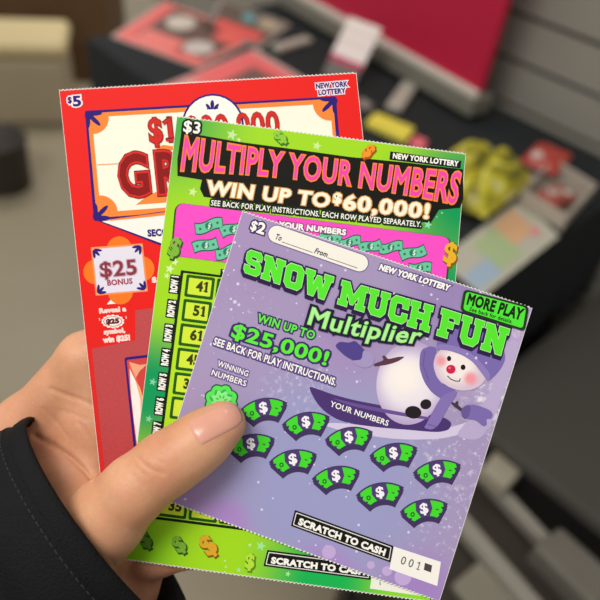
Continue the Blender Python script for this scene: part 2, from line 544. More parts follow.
cen = floor_prop_c(16, 36, 0.30); lab = cen * np.array([1, 1, 0])
st = empty('padded_stool', tuple(lab), (0, 0, 0.28)); tag(st, 'taupe padded stool with a cream cushion at the far left', 'stool')
m_ = MB(); m_.box(0, 0, 0.13, 0.34, 0.25, 0.26, mat('#a99c82', rough=0.7, bump=0.2, bscale=200)); m_.build('stool_body', st, bevel=0.03, seg=4)
m_ = MB(); m_.box(0, 0, 0.29, 0.37, 0.26, 0.06, mat('#c9b78a', rough=0.65, bump=0.15, bscale=150)); m_.build('cushion', st, bevel=0.028, seg=5)
cen2 = lab + np.array([-0.02, 0.50, 0])
m_ = MB(); m_.box(0, 0, 0.20, 0.46, 0.40, 0.40, mat('#5d4329', rough=0.7, vary=.08, vscale=9)); m_.box(0, 0, 0.4005, 0.05, 0.40, 0.001, mat('#8a6a46', rough=.6))
bx_ = m_.build('cardboard_box', None, bevel=0.006); bx_.location = tuple(cen2); bx_.rotation_euler = (0, 0, 0.15)
tag(bx_, 'brown box on the floor behind the taupe stool', 'box')
bn = floor_prop_c(8, 186, 0.0)
m_ = MB(); m_.lathe((0, 0, 0), [(0.075, 0), (0.08, 0.01), (0.09, 0.16), (0.094, 0.165), (0.094, 0.175), (0.086, 0.175), (0.076, 0.02)], mat('#3a342e', rough=0.55))
bn_o = m_.build('waste_bin', None, smooth=True); bn_o.location = tuple(bn); tag(bn_o, 'dark round waste bin on the beige floor at the left edge', 'bin')

# ---------------------------------------------------------------- the fan of tickets: plane, frames and printing tools
FN = np.array([-0.045, 0.035, 1.0]); FN /= np.linalg.norm(FN)      # camera coordinates
FP = np.array([0.0133, -0.0349, -0.2149])


def fan(px, py, t=0.0):
    """camera-space point where the sight line through (px, py) meets the fan plane raised by t metres"""
    px, py = np.asarray(px, float), np.asarray(py, float)
    d = np.stack([(px - 300) / FPX, -(py - 300) / FPX, -np.ones_like(px)], -1)
    s = ((FP + FN * t) @ FN) / (d @ FN)
    return d * s[..., None]


CAPS = {}


def raw_text(s, bevel=0.0, res=3, space=1.0, polys=None):
    key = (s, round(bevel, 4), space)
    if key in CAPS: return CAPS[key]
    if polys is None:
        cu = D.curves.new('lettering', 'FONT'); cu.body = s; cu.resolution_u = res; cu.space_character = space
    else:
        cu = D.curves.new('lettering', 'CURVE'); cu.dimensions = '2D'; cu.fill_mode = 'BOTH'
        for pg in polys:
            sp = cu.splines.new('POLY'); sp.points.add(len(pg) - 1); sp.use_cyclic_u = True
            for k, (x, y) in enumerate(pg): sp.points[k].co = (x * CAP_H, y * CAP_H, 0, 1)
    cu.bevel_depth = bevel; cu.bevel_resolution = 1
    ob = D.objects.new('lettering', cu); COL.objects.link(ob)
    dg = bpy.context.evaluated_depsgraph_get()
    ev = ob.evaluated_get(dg); me = ev.to_mesh()
    v = np.array([tuple(q.co) for q in me.vertices]).reshape(-1, 3)
    f = [tuple(p.vertices) for p in me.polygons]
    ev.to_mesh_clear()
    D.objects.remove(ob); D.curves.remove(cu)
    CAPS[key] = (v, f)
    return v, f


CAP_H = raw_text('H')[0][:, 1].max()


class Ticket:
    def __init__(self, name, corners, t, label):
        self.c = [np.array(p, float) for p in corners]; self.t = t
        P = [c2w(fan(p[0], p[1], t)) for p in self.c]
        self.o = sum(P) / 4
        ex = P[1] - P[0] + P[2] - P[3]; ex /= np.linalg.norm(ex)
        nz_ = c2w(FN) - CAM; nz_ /= np.linalg.norm(nz_)
        ey = np.cross(nz_, ex)
        self.R = np.stack([ex, ey, nz_], 1)
        self.root = D.objects.new(name, None); COL.objects.link(self.root); self.root.empty_display_size = 0.01
        self.root.matrix_world = Matrix([list(self.R[i]) + [self.o[i]] for i in range(3)] + [[0, 0, 0, 1]])
        tag(self.root, label, 'lottery ticket', 'scratch tickets fanned out in the hand')
        self.xd = (self.c[1] - self.c[0]) / np.linalg.norm(self.c[1] - self.c[0])
        u = self.c[0] - self.c[3]; self.ud = u / np.linalg.norm(u)

    def loc(self, px, py, layer=0):
        w = c2w(fan(np.asarray(px), np.asarray(py), self.t)) - self.o
        q = w @ self.R
        q[..., 2] = layer * 3e-5
        return q

    def mm(self, px, py):
        return self.loc(np.array(float(px)), np.array(float(py))) * 1000


class Print:
    """one printed part of a ticket: flat ink shapes at their layer"""

    def __init__(self, tk): self.tk, self.mb = tk, MB()

    def poly(self, pts, h, layer):
        a = np.array(pts, float)
        q = self.tk.loc(a[:, 0], a[:, 1], layer)
        self.k = (getattr(self, 'k', -1) + 1) % 40; q[:, 2] += self.k * 6e-7
        area = np.sum(q[:, 0] * np.roll(q[:, 1], -1) - q[:, 1] * np.roll(q[:, 0], -1))
        if area < 0: q = q[::-1]
        self.mb.add(q, [tuple(range(len(q)))], h if not isinstance(h, str) else ink(h))

    def blob(self, pts, h, layer):
        a = np.array(pts, float)
        for _ in range(2):
            n_ = np.roll(a, -1, 0); a = np.stack([a * .8 + n_ * .2, a * .2 + n_ * .8], 1).reshape(-1, 2)
        self.poly(a, h, layer)

    def flag(self, base, hgt, w, col, layer, serif=True):
        """the flag and foot of a figure one whose stem stands on base"""
        base = np.array(base, float); top = base + self.tk.ud * hgt * .96
        self.line([top, top - self.tk.xd * hgt * .24 - self.tk.ud * hgt * .16], w, col, layer)
        if serif: self.line([base + self.tk.ud * w * .4 - self.tk.xd * hgt * .2, base + self.tk.ud * w * .4 + self.tk.xd * hgt * .2], w * .8, col, layer)

    def ell(self, c, rx, ry, h, layer, ang=0.0, n=28, a0=0, a1=2 * math.pi):
        ca, sa = math.cos(ang), math.sin(ang)
        p = [(c[0] + rx * math.cos(t) * ca - ry * math.sin(t) * sa, c[1] + rx * math.cos(t) * sa + ry * math.sin(t) * ca)
             for t in np.linspace(a0, a1, n, endpoint=(a1 - a0) < 6.28)]
        self.poly(p, h, layer)

    def line(self, pts, w, h, layer, closed=False):
        a = [np.array(p, float) for p in pts]
        if closed: a.append(a[0])
        for p, q in zip(a[:-1], a[1:]):
            d = q - p; L = np.linalg.norm(d)
            if L < 1e-6: continue
            n = np.array([-d[1], d[0]]) / L * w / 2; e = d / L * w * 0.25
            self.poly([p - e + n, q + e + n, q + e - n, p - e - n], h, layer)

    def rquad(self, q, r, h, layer, grow=0.0):
        """quad with rounded corners"""
        q = [np.array(p, float) for p in q]
        c = sum(q) / 4
        if grow:
            q = [p + (p - c) / np.linalg.norm(p - c) * grow * 1.3 for p in q]; r = r + grow
        out = []
        for i in range(4):
            p, a, b = q[i], q[i - 1], q[(i + 1) % 4]
            ua, ub = (a - p) / np.linalg.norm(a - p), (b - p) / np.linalg.norm(b - p)
            p0, p1 = p + ua * r, p + ub * r
            for s in np.linspace(0, 1, 7):
                out.append((1 - s) ** 2 * p0 + 2 * s * (1 - s) * p + s * s * p1)
        self.poly(out, h, layer)

    def star(self, c, r, h, layer, n=5, inner=0.42, rot=0.3):
        self.poly([(c[0] + (r if k % 2 == 0 else r * inner) * math.sin(rot + k * math.pi / n), c[1] - (r if k % 2 == 0 else r * inner) * math.cos(rot + k * math.pi / n)) for k in range(2 * n)], h, layer)

    def text(self, s, bottom, h, passes, layer, top=None, slant=0.0, space=1.07, polys=None):
        """lettering: bottom = 2 or 3 points of the baseline, h = cap height in px (or top curve);
        passes = [(outline_px, colour), ...] from the back to the front"""
        v0, _ = raw_text(s, 0.0, space=space, polys=polys)
        x0, x1 = v0[:, 0].min(), v0[:, 0].max()
        B = [np.array(p, float) for p in bottom]
        if top is None:
            T = [p + self.tk.ud * h for p in B]
        else:
            T = [np.array(p, float) for p in top]
            h = np.mean([np.linalg.norm(b - t) for b, t in zip(B, T)])
        def curve(C, u):
            u = u[:, None]
            if len(C) == 2: return C[0] * (1 - u) + C[1] * u
            return C[0] * (2 * (u - .5) * (u - 1)) + C[1] * (-4 * u * (u - 1)) + C[2] * (2 * u * (u - .5))
        for k, (ow, col) in enumerate(passes):
            v, f = raw_text(s, ow * CAP_H / h, space=space, polys=polys)
            u = (v[:, 0] - x0) / (x1 - x0); w = v[:, 1] / CAP_H
            b, t_ = curve(B, u), curve(T, u)
            p = b + (t_ - b) * w[:, None] + self.tk.xd * (slant * h * w)[:, None]
            q = self.tk.loc(p[:, 0], p[:, 1], layer + k)
            q[:, 2] += v[:, 2] / max(1e-6, np.abs(v[:, 2]).max() + 1e-9) * 4e-6
            self.mb.add(q, f, ink(col))

    def done(self, name, label=None, parent=None):
        o = self.mb.build(name, parent or self.tk.root)
        if label: o['label'] = label
        return o


def card_material(name, base, blobs, frost=None, rough=0.55, stripes=None):
    """printed ground of a ticket: soft colour fields at places (mm) on the card"""
    m = D.materials.new(name); m.use_nodes = True
    nt = m.node_tree; b = nt.nodes['Principled BSDF']
    b.inputs['Roughness'].default_value = rough; b.inputs['Specular IOR Level'].default_value = 0.15
    tc = nt.nodes.new('ShaderNodeTexCoord')
    rgb = nt.nodes.new('ShaderNodeRGB'); rgb.outputs[0].default_value = lin(base)
    cur = rgb.outputs[0]
    for (x, y, r0, r1, h) in blobs:
        d = nt.nodes.new('ShaderNodeVectorMath'); d.operation = 'DISTANCE'
        nt.links.new(tc.outputs['Object'], d.inputs[0]); d.inputs[1].default_value = (x / 1000, y / 1000, 0)
        mr = nt.nodes.new('ShaderNodeMapRange'); mr.interpolation_type = 'SMOOTHSTEP'
        mr.inputs['From Min'].default_value = r0 / 1000; mr.inputs['From Max'].default_value = r1 / 1000
        mr.inputs['To Min'].default_value = 1; mr.inputs['To Max'].default_value = 0
        nt.links.new(d.outputs['Value'], mr.inputs['Value'])
        mx = nt.nodes.new('ShaderNodeMix'); mx.data_type = 'RGBA'
        nt.links.new(mr.outputs['Result'], mx.inputs['Factor'])
        nt.links.new(cur, mx.inputs['A']); mx.inputs['B'].default_value = lin(h)
        cur = mx.outputs['Result']
    if frost:
        for (x, y, r0, r1, scale, lo, hi, h) in frost:
            d = nt.nodes.new('ShaderNodeVectorMath'); d.operation = 'DISTANCE'
            nt.links.new(tc.outputs['Object'], d.inputs[0]); d.inputs[1].default_value = (x / 1000, y / 1000, 0)
            mr = nt.nodes.new('ShaderNodeMapRange'); mr.interpolation_type = 'SMOOTHSTEP'
            mr.inputs['From Min'].default_value = r0 / 1000; mr.inputs['From Max'].default_value = r1 / 1000
            mr.inputs['To Min'].default_value = 1; mr.inputs['To Max'].default_value = 0
            nt.links.new(d.outputs['Value'], mr.inputs['Value'])
            n = nt.nodes.new('ShaderNodeTexNoise'); n.inputs['Scale'].default_value = scale; n.inputs['Detail'].default_value = 6
            n.inputs['Roughness'].default_value = 0.7
            nt.links.new(tc.outputs['Object'], n.inputs['Vector'])
            m2 = nt.nodes.new('ShaderNodeMapRange'); m2.inputs['From Min'].default_value = lo; m2.inputs['From Max'].default_value = hi
            nt.links.new(n.outputs['Fac'], m2.inputs['Value'])
            mu = nt.nodes.new('ShaderNodeMath'); mu.operation = 'MULTIPLY'
            nt.links.new(m2.outputs['Result'], mu.inputs[0]); nt.links.new(mr.outputs['Result'], mu.inputs[1])
            mx = nt.nodes.new('ShaderNodeMix'); mx.data_type = 'RGBA'
            nt.links.new(mu.outputs[0], mx.inputs['Factor'])
            nt.links.new(cur, mx.inputs['A']); mx.inputs['B'].default_value = lin(h)
            cur = mx.outputs['Result']
    nt.links.new(cur, b.inputs['Base Color'])
    return m


def make_card(tk, ground, teeth=True, tooth=4.0, extra=None):
    """paper blank with torn perforations top and bottom, printed face on the front"""
    c = tk.c
    out = []
    def side(a, b, zig):
        if not zig:
            out.append(a); return
        L = np.linalg.norm(b - a); n = int(L / tooth); d = (b - a) / L; nn = np.array([d[1], -d[0]])
        for k in range(n):
            p = a + (b - a) * k / n
            out.append(p + nn * 0.8); out.append(p + (b - a) / n * 0.5 - nn * 0.7)
    side(c[0], c[1], teeth); side(c[1], c[2], False); side(c[2], c[3], teeth); side(c[3], c[0], False)
    a = np.array(out); q = tk.loc(a[:, 0], a[:, 1], 0)[::-1]
    paper = mat('#e9e6df', rough=0.7, name='white_ticket_paper')
    mb = MB(); q[:, 2] = -0.00030
    mb.prism(list(q), (0, 0, 0.00029), paper)
    card = mb.build('paper_card', tk.root)
    pr = Print(tk); cen = sum(c) / 4
    ins = [p + (cen - p) / np.linalg.norm(cen - p) * 0.9 for p in c]
    def z(a, b):
        L = np.linalg.norm(b - a); n = int(L / tooth); d = (b - a) / L; nn = np.array([d[1], -d[0]])
        r = []
        for k in range(n):
            p = a + (b - a) * k / n
            r.append(p + nn * 0.3); r.append(p + (b - a) / n * 0.5 - nn * 0.7)
        return r
    pr.poly(z(ins[0], ins[1]) + [ins[1]] + z(ins[2], ins[3]) + [ins[3]], ground, 1)
    if extra: extra(pr)
    pr.done('printed_face', parent=card)
    return card


# ================================================================ RED TICKET (rearmost)
RD = Ticket('lottery_ticket', [(60, 91), (357.5, 73.5), (404, 515), (108, 540)], -0.0018,
            'red five dollar scratch ticket, rearmost of the three, with a bonus square')
x1, y1 = RD.mm(80, 200)[:2]
make_card(RD, card_material('red_ticket_print', '#ea1a14', [(*RD.mm(100, 470)[:2], 10, 60, '#d92a26')]))
NAVY, ORNG, CREAM = '#2b1a78', '#ff8a3a', '#fdf6e2'
p = Print(RD)
p.rquad([(86, 112), (337, 97.5), (346, 204), (95, 222)], 1.5, NAVY, 2)  # navy outer line
p.rquad([(88.5, 114.5), (334, 100), (342.5, 201), (98, 219)], 1.5, ORNG, 3)
def notched(q, r, col, layer):
    q = [np.array(a, float) for a in q]; out = []
    for i in range(4):
        c, a, b = q[i], q[i - 1], q[(i + 1) % 4]
        ua, ub = (a - c) / np.linalg.norm(a - c), (b - c) / np.linalg.norm(b - c)
        for s in np.linspace(0, math.pi / 2, 9):
            out.append(c + r * (math.cos(s) * ua + math.sin(s) * ub))
    p.poly(out, col, layer)
notched([(93, 118.5), (331, 105), (339, 196), (102, 213.5)], 17, CREAM, 4)
for (cx, cy, a0) in ((89, 115, 0.75), (335.5, 100.5, 2.35), (97, 219, -0.8)):
    for da in (-0.80, 0, 0.80):
        a = a0 + da; L = 15 if da == 0 else 12.5
        p.ell((cx + math.cos(a) * L * .62, cy + math.sin(a) * L * .62), L * .52, 2.2, NAVY, 5, a)
    p.ell((cx + math.cos(a0) * 2, cy + math.sin(a0) * 2), 4.5, 4.5, NAVY, 5)
p.line([(99, 166), (119, 165)], 0.9, ORNG, 5)
p.poly([(137, 206), (150, 196), (176, 186), (176, 203), (150, 205)], ORNG, 5)
p.poly([(154, 152), (164, 146), (178, 148), (178, 151), (160, 153)], ORNG, 5)
p.done('prize_panel', 'cream panel in a navy and orange frame')
p = Print(RD)
p.ell((214, 126), 31, 31, NAVY, 6); p.ell((214, 126), 29, 29, '#fbf6ee', 7)
p.ell((213.5, 106), 1.9, 4.6, NAVY, 8); p.ell((209.5, 108), 1.5, 3.6, NAVY, 8, -0.7); p.ell((217.5, 108), 1.5, 3.6, NAVY, 8, 0.7)
p.line([(208.5, 110), (219, 109.5)], 1.4, NAVY, 8)
p.done('medallion', 'white round medallion with a navy emblem')
p = Print(RD)
p.text('$1,000,000', [(152, 143.5), (281, 136)], 23, [(1.3, '#7d1715'), (0.7, '#d42a24')], 9)
p.text('$1', [(152, 143.5), (174, 142.2)], 23, [(1.9, '#7d1715'), (1.0, '#d42a24')], 11)
p.flag((172.6, 142.2), 23, 4.2, '#7d1715', 13); p.flag((172.6, 142.4), 22.6, 2.6, '#d42a24', 14)
p.done('prize_lettering')
p = Print(RD)
p.text('GR', [(124, 196.5), (184, 192)], 39, [(4.4, '#7a1213'), (3.5, '#dc2a26'), (1.3, '#8c1514')], 9, space=1.22)
p.done('title_lettering', 'dark red block capitals with bright red edges')
p = Print(RD)
p.poly([(99, 222), (161, 213), (182, 211), (182, 255), (161.5, 246.5)], NAVY, 5)
p.poly([(103, 222.5), (161, 216), (184, 213.5), (184, 254), (161.5, 244)], '#fbf4ea', 6)
p.poly([(108, 221), (161, 214), (184, 211), (184, 214), (161, 217), (112, 222)], ORNG, 7)
p.text('SECOND', [(149.5, 237.5), (182, 235.5)], 6.3, [(0.5, NAVY)], 8)
p.done('white_banner')
p = Print(RD)
for c in ((120.5, 250), (97, 273), (143, 270), (121.5, 293)): p.ell(c, 12.5, 12.5, '#ff7a22', 2)
p.rquad([(92, 248.5), (143.8, 244.5), (149, 292.5), (97, 296.8)], 0.8, '#ff9a60', 3)
p.rquad([(93.8, 250.3), (142.3, 246.4), (147.2, 291), (98.6, 295)], 0.5, '#e6e0ee', 4)
for (cx, cy, a0) in ((94.5, 250.8, 0.75), (141.8, 247, 2.3), (146.5, 290.5, 3.95), (99, 294.4, -0.8)):
    for da in (-0.65, 0, 0.65):
        a = a0 + da
        p.ell((cx + math.cos(a) * 4.5, cy + math.sin(a) * 4.5), 4.3, 1.4, NAVY, 5, a)
p.text('$25', [(102.5, 278.2), (138, 275.2)], 14.5, [(1.2, '#c9a8b2'), (0.4, '#8c3446')], 6)
p.text('BONUS', [(109, 286.6), (133.6, 284.6)], 5.2, [(0.3, '#a5384a')], 6)
p.done('bonus_square', 'pale square with navy corner petals on orange discs')
p = Print(RD)
p.poly([(108, 305.5), (117, 304.8), (112, 300.5)], '#fff4ee', 2)
p.text('Reveal a', [(101, 314.2), (127, 312)], 4.4, [(0.5, '#ffd9cf')], 2)
badge = [(114 + (10.6 + (1.2 if k % 2 else 0)) * math.cos(k * math.pi / 14), 322.5 + (6.0 + (1.0 if k % 2 else 0)) * math.sin(k * math.pi / 14)) for k in range(28)]
p.poly(badge, '#fff0ea', 2); p.ell((114, 322.5), 9.4, 5.1, '#a32623', 3); p.ell((114, 322.5), 8.7, 4.5, '#ffece6', 4)
p.text('$25', [(108, 325), (120, 324)], 4.4, [(0.5, '#5a1717')], 5)
p.line([(100.5, 319.5), (100.9, 321.5)], 0.9, '#ffd9cf', 2); p.line([(127, 317.5), (127.4, 319.5)], 0.9, '#ffd9cf', 2)
p.text('symbol,', [(105.5, 335.2), (126, 333.2)], 4.2, [(0.5, '#ffd9cf')], 2)
p.text('win $25!', [(104.8, 343.6), (131, 341)], 5, [(0.55, '#ffe2d8')], 2)
p.text('S', [(154, 283.5), (157.2, 283.2)], 4.8, [(0.6, '#ffe2d8')], 2)
p.done('instruction_lettering')
p = Print(RD)
sil = mat('#bd3f42', rough=0.5, spec=0.4, bump=0.15, bscale=2500, vary=0.05, vscale=900, name='dull_red_scratch_coating')
p.poly([(93, 350), (136.5, 341.5), (136.5, 311.5), (200, 303), (216, 505), (112, 528)], sil, 2)
p.done('scratch_panel', 'dull red scratch-off coating')
p = Print(RD)
p.rquad([(125.5, 358.5), (200, 350), (211, 470), (137, 470)], 3, NAVY, 3)
p.rquad([(127.8, 361), (200, 353), (209, 467), (139.5, 467)], 2, '#d2453f', 4)
p.poly([(130, 362), (136, 371), (140, 388), (143, 420), (146, 460), (140, 460), (134, 415), (130.5, 385)], '#e85d4c', 5)
p.poly([(131, 370), (136.5, 381), (141.5, 400), (143, 440), (138.3, 446), (135, 420), (132, 392)], '#f6f0ea', 6)
p.poly([(136.5, 381), (141, 388), (146, 403), (150, 440), (143, 440), (141.5, 400)], '#f3b07a', 6)
p.poly([(130.5, 363), (141, 366), (149, 365), (141, 372), (137, 379), (133, 370)], '#f2a883', 6)
p.poly([(146, 379), (160, 377), (162, 396), (147.5, 398)], '#31408a', 6); p.poly([(147.5, 381), (158, 379.5), (158.5, 386), (148, 388)], '#3e8fa0', 7)
p.done('symbol_window', 'navy framed window with peach and white artwork')
p = Print(RD)
p.text('$', [(69.3, 104.2), (73, 103.9)], 5.8, [(1.5, '#fbeee8'), (0.35, NAVY)], 2)
p.text('5', [(75, 107.3), (82, 106.7)], 9.6, [(1.8, '#fbeee8'), (0.6, NAVY)], 2)
p.done('price_mark')
p = Print(RD)
p.text('NEW YORK', [(317.5, 89.8), (348.5, 87.4)], 4.9, [(1.4, '#f3e6ee'), (0.35, NAVY)], 2)
p.text('LOTTERY', [(320, 96.2), (346.5, 94)], 4.7, [(1.4, '#f3e6ee'), (0.35, NAVY)], 2)
p.done('issuer_lettering')

# ================================================================ GREEN TICKET (middle)
GR = Ticket('lottery_ticket', [(178, 117), (467, 154.5), (431, 603), (124, 560.5)], -0.0009,
            'green three dollar scratch ticket, the middle one, with a pink number panel')
m2_ = lambda x, y: tuple(GR.mm(x, y)[:2])
def green_stars(p):
    for (x, y, r, c) in ((191, 131, 5, '#b5e08c'), (233, 136, 6, '#c4eaa2'), (194, 193, 5, '#d3f09a'), (318, 147, 5, '#d0ee9c'), (429, 226, 4.5, '#8fe0b0'),
                     (176, 263, 4, '#e6f7bd'), (171, 270, 5, '#e0f4b4'), (168, 277, 3.6, '#d8f0a8'), (154, 383, 4.2, '#7fd6a8'), (150, 420, 4, '#7fd6a8'),
                     (262, 547, 5.5, '#a5ea9c'), (240, 571, 3, '#a5ea9c'), (289, 575, 3.2, '#a5ea9c'), (226, 562, 1.6, '#c5f2a2'), (227, 568, 1.6, '#c5f2a2'), (226, 573, 1.4, '#c5f2a2'),
                     (251, 546, 2.2, '#c5f2a2'), (197, 133, 2.2, '#d8f0a8'), (240, 141, 2.6, '#d8f0a8'), (443, 214, 1.5, '#8fe0b0'), (438, 218, 1.2, '#8fe0b0')):
        p.star((x, y), r, c, 2)


make_card(GR, card_material('green_ticket_print', '#a2dc1e', [
    (*m2_(172, 120), 4, 34, '#4bad45'), (*m2_(468, 200), 6, 34, '#089a55'), (*m2_(150, 390), 5, 30, '#0a9a58'),
    (*m2_(440, 300), 6, 36, '#0f9f57'), (*m2_(330, 590), 8, 34, '#17b552'), (*m2_(430, 600), 6, 30, '#8ee22a'),
    (*m2_(130, 560), 4, 26, '#8ad020')]), extra=green_stars)
BLK, WHT = '#15140f', '#fbfaf2'
p = Print(GR)
p.text('$3', [(184.5, 132.6), (200.5, 134.8)], 11, [(2.2, BLK), (0.35, WHT)], 2)
p.done('price_mark')
p = Print(GR)
p.poly([(391.5, 152.5), (462.5, 162), (461.5, 169.5), (390.5, 160.8)], BLK, 2)
p.text('NEW YORK LOTTERY', [(394, 159.3), (459, 167.4)], 5, [(0.35, WHT)], 3)
p.done('issuer_lettering')
p = Print(GR)
p.poly([(182.5, 133), (240, 143), (300, 151), (350, 158), (410, 164), (464, 170.5), (464.5, 200), (461, 209), (440, 211), (432, 224), (400, 221), (330, 212), (250, 204), (205, 198), (201, 190), (203, 181), (178.5, 177), (178.5, 160)], BLK, 2)
TB = [(182.5, 170.5), (320, 182.2), (457, 204.5)]; TT = [(186.5, 138.5), (322.5, 159.5), (462.5, 174.5)]
p.text('MULTIPLY YOUR NUMBERS', TB, 30, [(3.8, BLK), (2.3, '#ff8636'), (0.4, '#f547b0')], 3, top=TT)
p.done('title_lettering', 'pink capitals edged in orange on black')
p = Print(GR)
GL = [(3.2, BLK), (1.7, '#d79a52'), (0.75, '#fff6dc')]
p.text('WIN UP TO', [(207.5, 195), (329, 208.2)], 13, GL, 3, top=[(210, 182.2), (331.5, 195.4)], space=1.1)
p.text('$', [(334.5, 203.8), (341.5, 204.6)], 9.5, GL, 3)
p.text('60,000!', [(344.5, 210.2), (428.5, 219.4)], 14, GL, 3, top=[(346.5, 196.2), (430.5, 205.6)], space=1.1)
p.done('prize_lettering')
p = Print(GR)
p.text('SEE BACK FOR PLAY INSTRUCTIONS. EACH ROW PLAYED SEPARATELY.', [(212, 206.4), (422, 228.2)], 5.2, [(2.0, '#16290f'), (0.15, WHT)], 3)
p.done('instruction_lettering')
p = Print(GR)
PQ = [(178, 204), (451.5, 238.5), (445.5, 293), (173.5, 256.5)]
p.rquad(PQ, 9, '#20501c', 2, grow=1.4); p.rquad(PQ, 9, '#f850c8', 3)
p.text('YOUR NUMBERS', [(280, 228.2), (346.5, 236.2)], 5.4, [(1.2, '#7c2a66'), (0.4, WHT)], 4)
p.done('number_panel', 'pink rounded panel')


def note(pr, c, w, h, ang, bend, cols, layer, sym=True):
    """a waving banknote: dark rim, body, centre disc with a dollar sign"""
    rim, body, disc, ink_ = cols
    ca, sa = math.cos(ang), math.sin(ang)
    def P(s, t): 
        x, y = s * w / 2, t * h / 2 + bend * math.sin(s * 2.4)
        return (c[0] + x * ca - y * sa, c[1] + x * sa + y * ca)
    S = np.linspace(-1, 1, 13)
    pr.poly([P(s * 1.06, -1.16) for s in S] + [P(s * 1.06, 1.16) for s in S[::-1]], rim, layer)
    pr.poly([P(s, -0.92) for s in S] + [P(s, 0.92) for s in S[::-1]], body, layer + 1)
    pr.ell(P(0, 0), h * .36, h * .36, disc, layer + 2, n=16)
    for s in (-.66, .66): pr.ell(P(s, 0), h * .13, h * .13, disc, layer + 2, n=10)
    if sym:
        b0, b1 = np.array(P(-.12 * h / w * 2, .5)), np.array(P(.12 * h / w * 2, .5))
        pr.text('$', [b0, b1], h * .5, [(0.25, ink_)], layer + 3)


TEAL = ('#1f5b49', '#6cc9a2', '#2f7a60', '#c9f0dc')
for (c, w, h, a, bd) in (((210, 227), 27, 10.5, -0.10, -2.2), ((234, 230.5), 24, 10.5, -0.42, 2.2), ((206.5, 246.5), 24, 10.5, -0.30, 1.6), ((228, 253), 22, 10.5, -0.12, -2.2),
                         ((331, 240), 22, 9, 0.25, -1.6), ((350.5, 243.5), 22, 9.5, -0.05, -2.0), ((371.5, 247.5), 22, 9.5, -0.38, 2.0), ((392, 248.5), 23, 9.5, 0.0, -2.0), ((414, 254), 25, 10, -0.38, 2.0), ((421, 269), 22, 9.5, 0.1, -2)):
    p = Print(GR); note(p, c, w, h, a, bd, TEAL, 4); p.done('banknote_symbol')


def dollar(c, h, ang, front, back, layer=5):
    pr = Print(GR)
    ux_ = np.array([math.cos(ang), math.sin(ang)]); up_ = np.array([math.sin(ang), -math.cos(ang)])
    def go(off, col, ow):
        b = np.array(c, float) - up_ * h / 2 + off
        pr.text('$', [b - ux_ * h * .3, b + ux_ * h * .3], h, [(ow, col)], layer if ow > 1.5 else layer + 2, top=[b - ux_ * h * .3 + up_ * h, b + ux_ * h * .3 + up_ * h])
    go(np.array([0.8, 1.2]), back, 1.8); go(np.array([0.0, 0.0]), front, 0.95)
    pr.done('dollar_sign')


dollar((451.5, 254), 19, 0.15, '#ecb52b', '#8a5a14'); dollar((370, 152), 12, 0.75, '#f5962a', '#a85512')
dollar((281, 138), 12, -0.8, '#93cf3c', '#3c7a24'); dollar((176, 248), 17, 0.3, '#7fb93c', '#2f5a1c')
dollar((209, 546), 19, -0.65, '#e0a72c', '#86591a'); dollar((146, 540), 15, -0.5, '#5e8f28', '#2e4d18'); dollar((180, 545), 15, -0.6, '#7cb33a', '#2f5a1c'); dollar((251, 562), 13, 0.1, '#b4e23a', '#5a8a1e')
p = Print(GR)
GQ = [(182, 271.2), (449, 305), (430, 555), (150.5, 519.5)]
p.rquad(GQ, 0.6, '#12240c', 2); p.rquad([(184.6, 274), (446, 307), (428, 552), (153.5, 517)], 0.5, '#b6e426', 3)
p.poly([(222, 270), (296, 279.5), (295, 287), (221, 277.6)], BLK, 4)
p.text('WINNING NUMBERS', [(223.5, 276.3), (293, 285)], 5, [(0.4, WHT)], 5)
p.done('number_grid', 'lime panel with a dark border')
nums = [['41', '27', '15'], ['51', '38', '09'], ['61', '22', '44'], ['45', '13', '56'], ['37', '30', '18'], ['64', '19', '25'], ['', '', ''], ['', '', ''], ['', '', ''], ['35', '67', '24', '12']]
GX, GY = np.array([30.6, 3.9]), np.array([-2.95, 24.35])
DK = '#1d5a16'
for r, row in enumerate(nums):
    for k, s in enumerate(row):
        if not s: continue
        c = np.array([200.8, 288.3]) + GX * k + GY * r
        hx, hy = GX * 0.465, GY * 0.455
        p = Print(GR)
        p.rquad([c - hx - hy, c + hx - hy, c + hx + hy, c - hx + hy], 2, DK, 4)
        hx, hy = GX * 0.37, GY * 0.335
        p.rquad([c - hx - hy, c + hx - hy, c + hx + hy, c - hx + hy], 1, '#d3ec3a', 5)
        w = 5.9 if s[1] != '1' else 5.2
        b = c + GY * 0.17 + np.array([2.2, 0])
        p.text(s, [b - GX / 31 * w, b + GX / 31 * w], 9.4, [(0.65, '#3b3a12')], 6)
        if s[1] == '1': p.flag(b + GX / 31 * (w - .9), 9.4, 1.3, '#3b3a12', 7)
        p.done('number_box')
for r in range(7):
    b = np.array([177.6, 293.6]) + GY * r; t = b + np.array([1.9, -15.6])
    p = Print(GR)
    side = np.array([-6.2, -.8])
    e = (t - b) / 16
    p.rquad([b - e * 1.6 - side * .3, b - e * 1.6 + side * 1.3, t + e * 1.6 + side * 1.3, t + e * 1.6 - side * .3], 1.2, '#0d1a10', 4)
    p.text('ROW %d' % (r + 1), [b, t], 5, [(0.6, WHT)], 5, top=[b + side, t + side]); p.done('row_label')
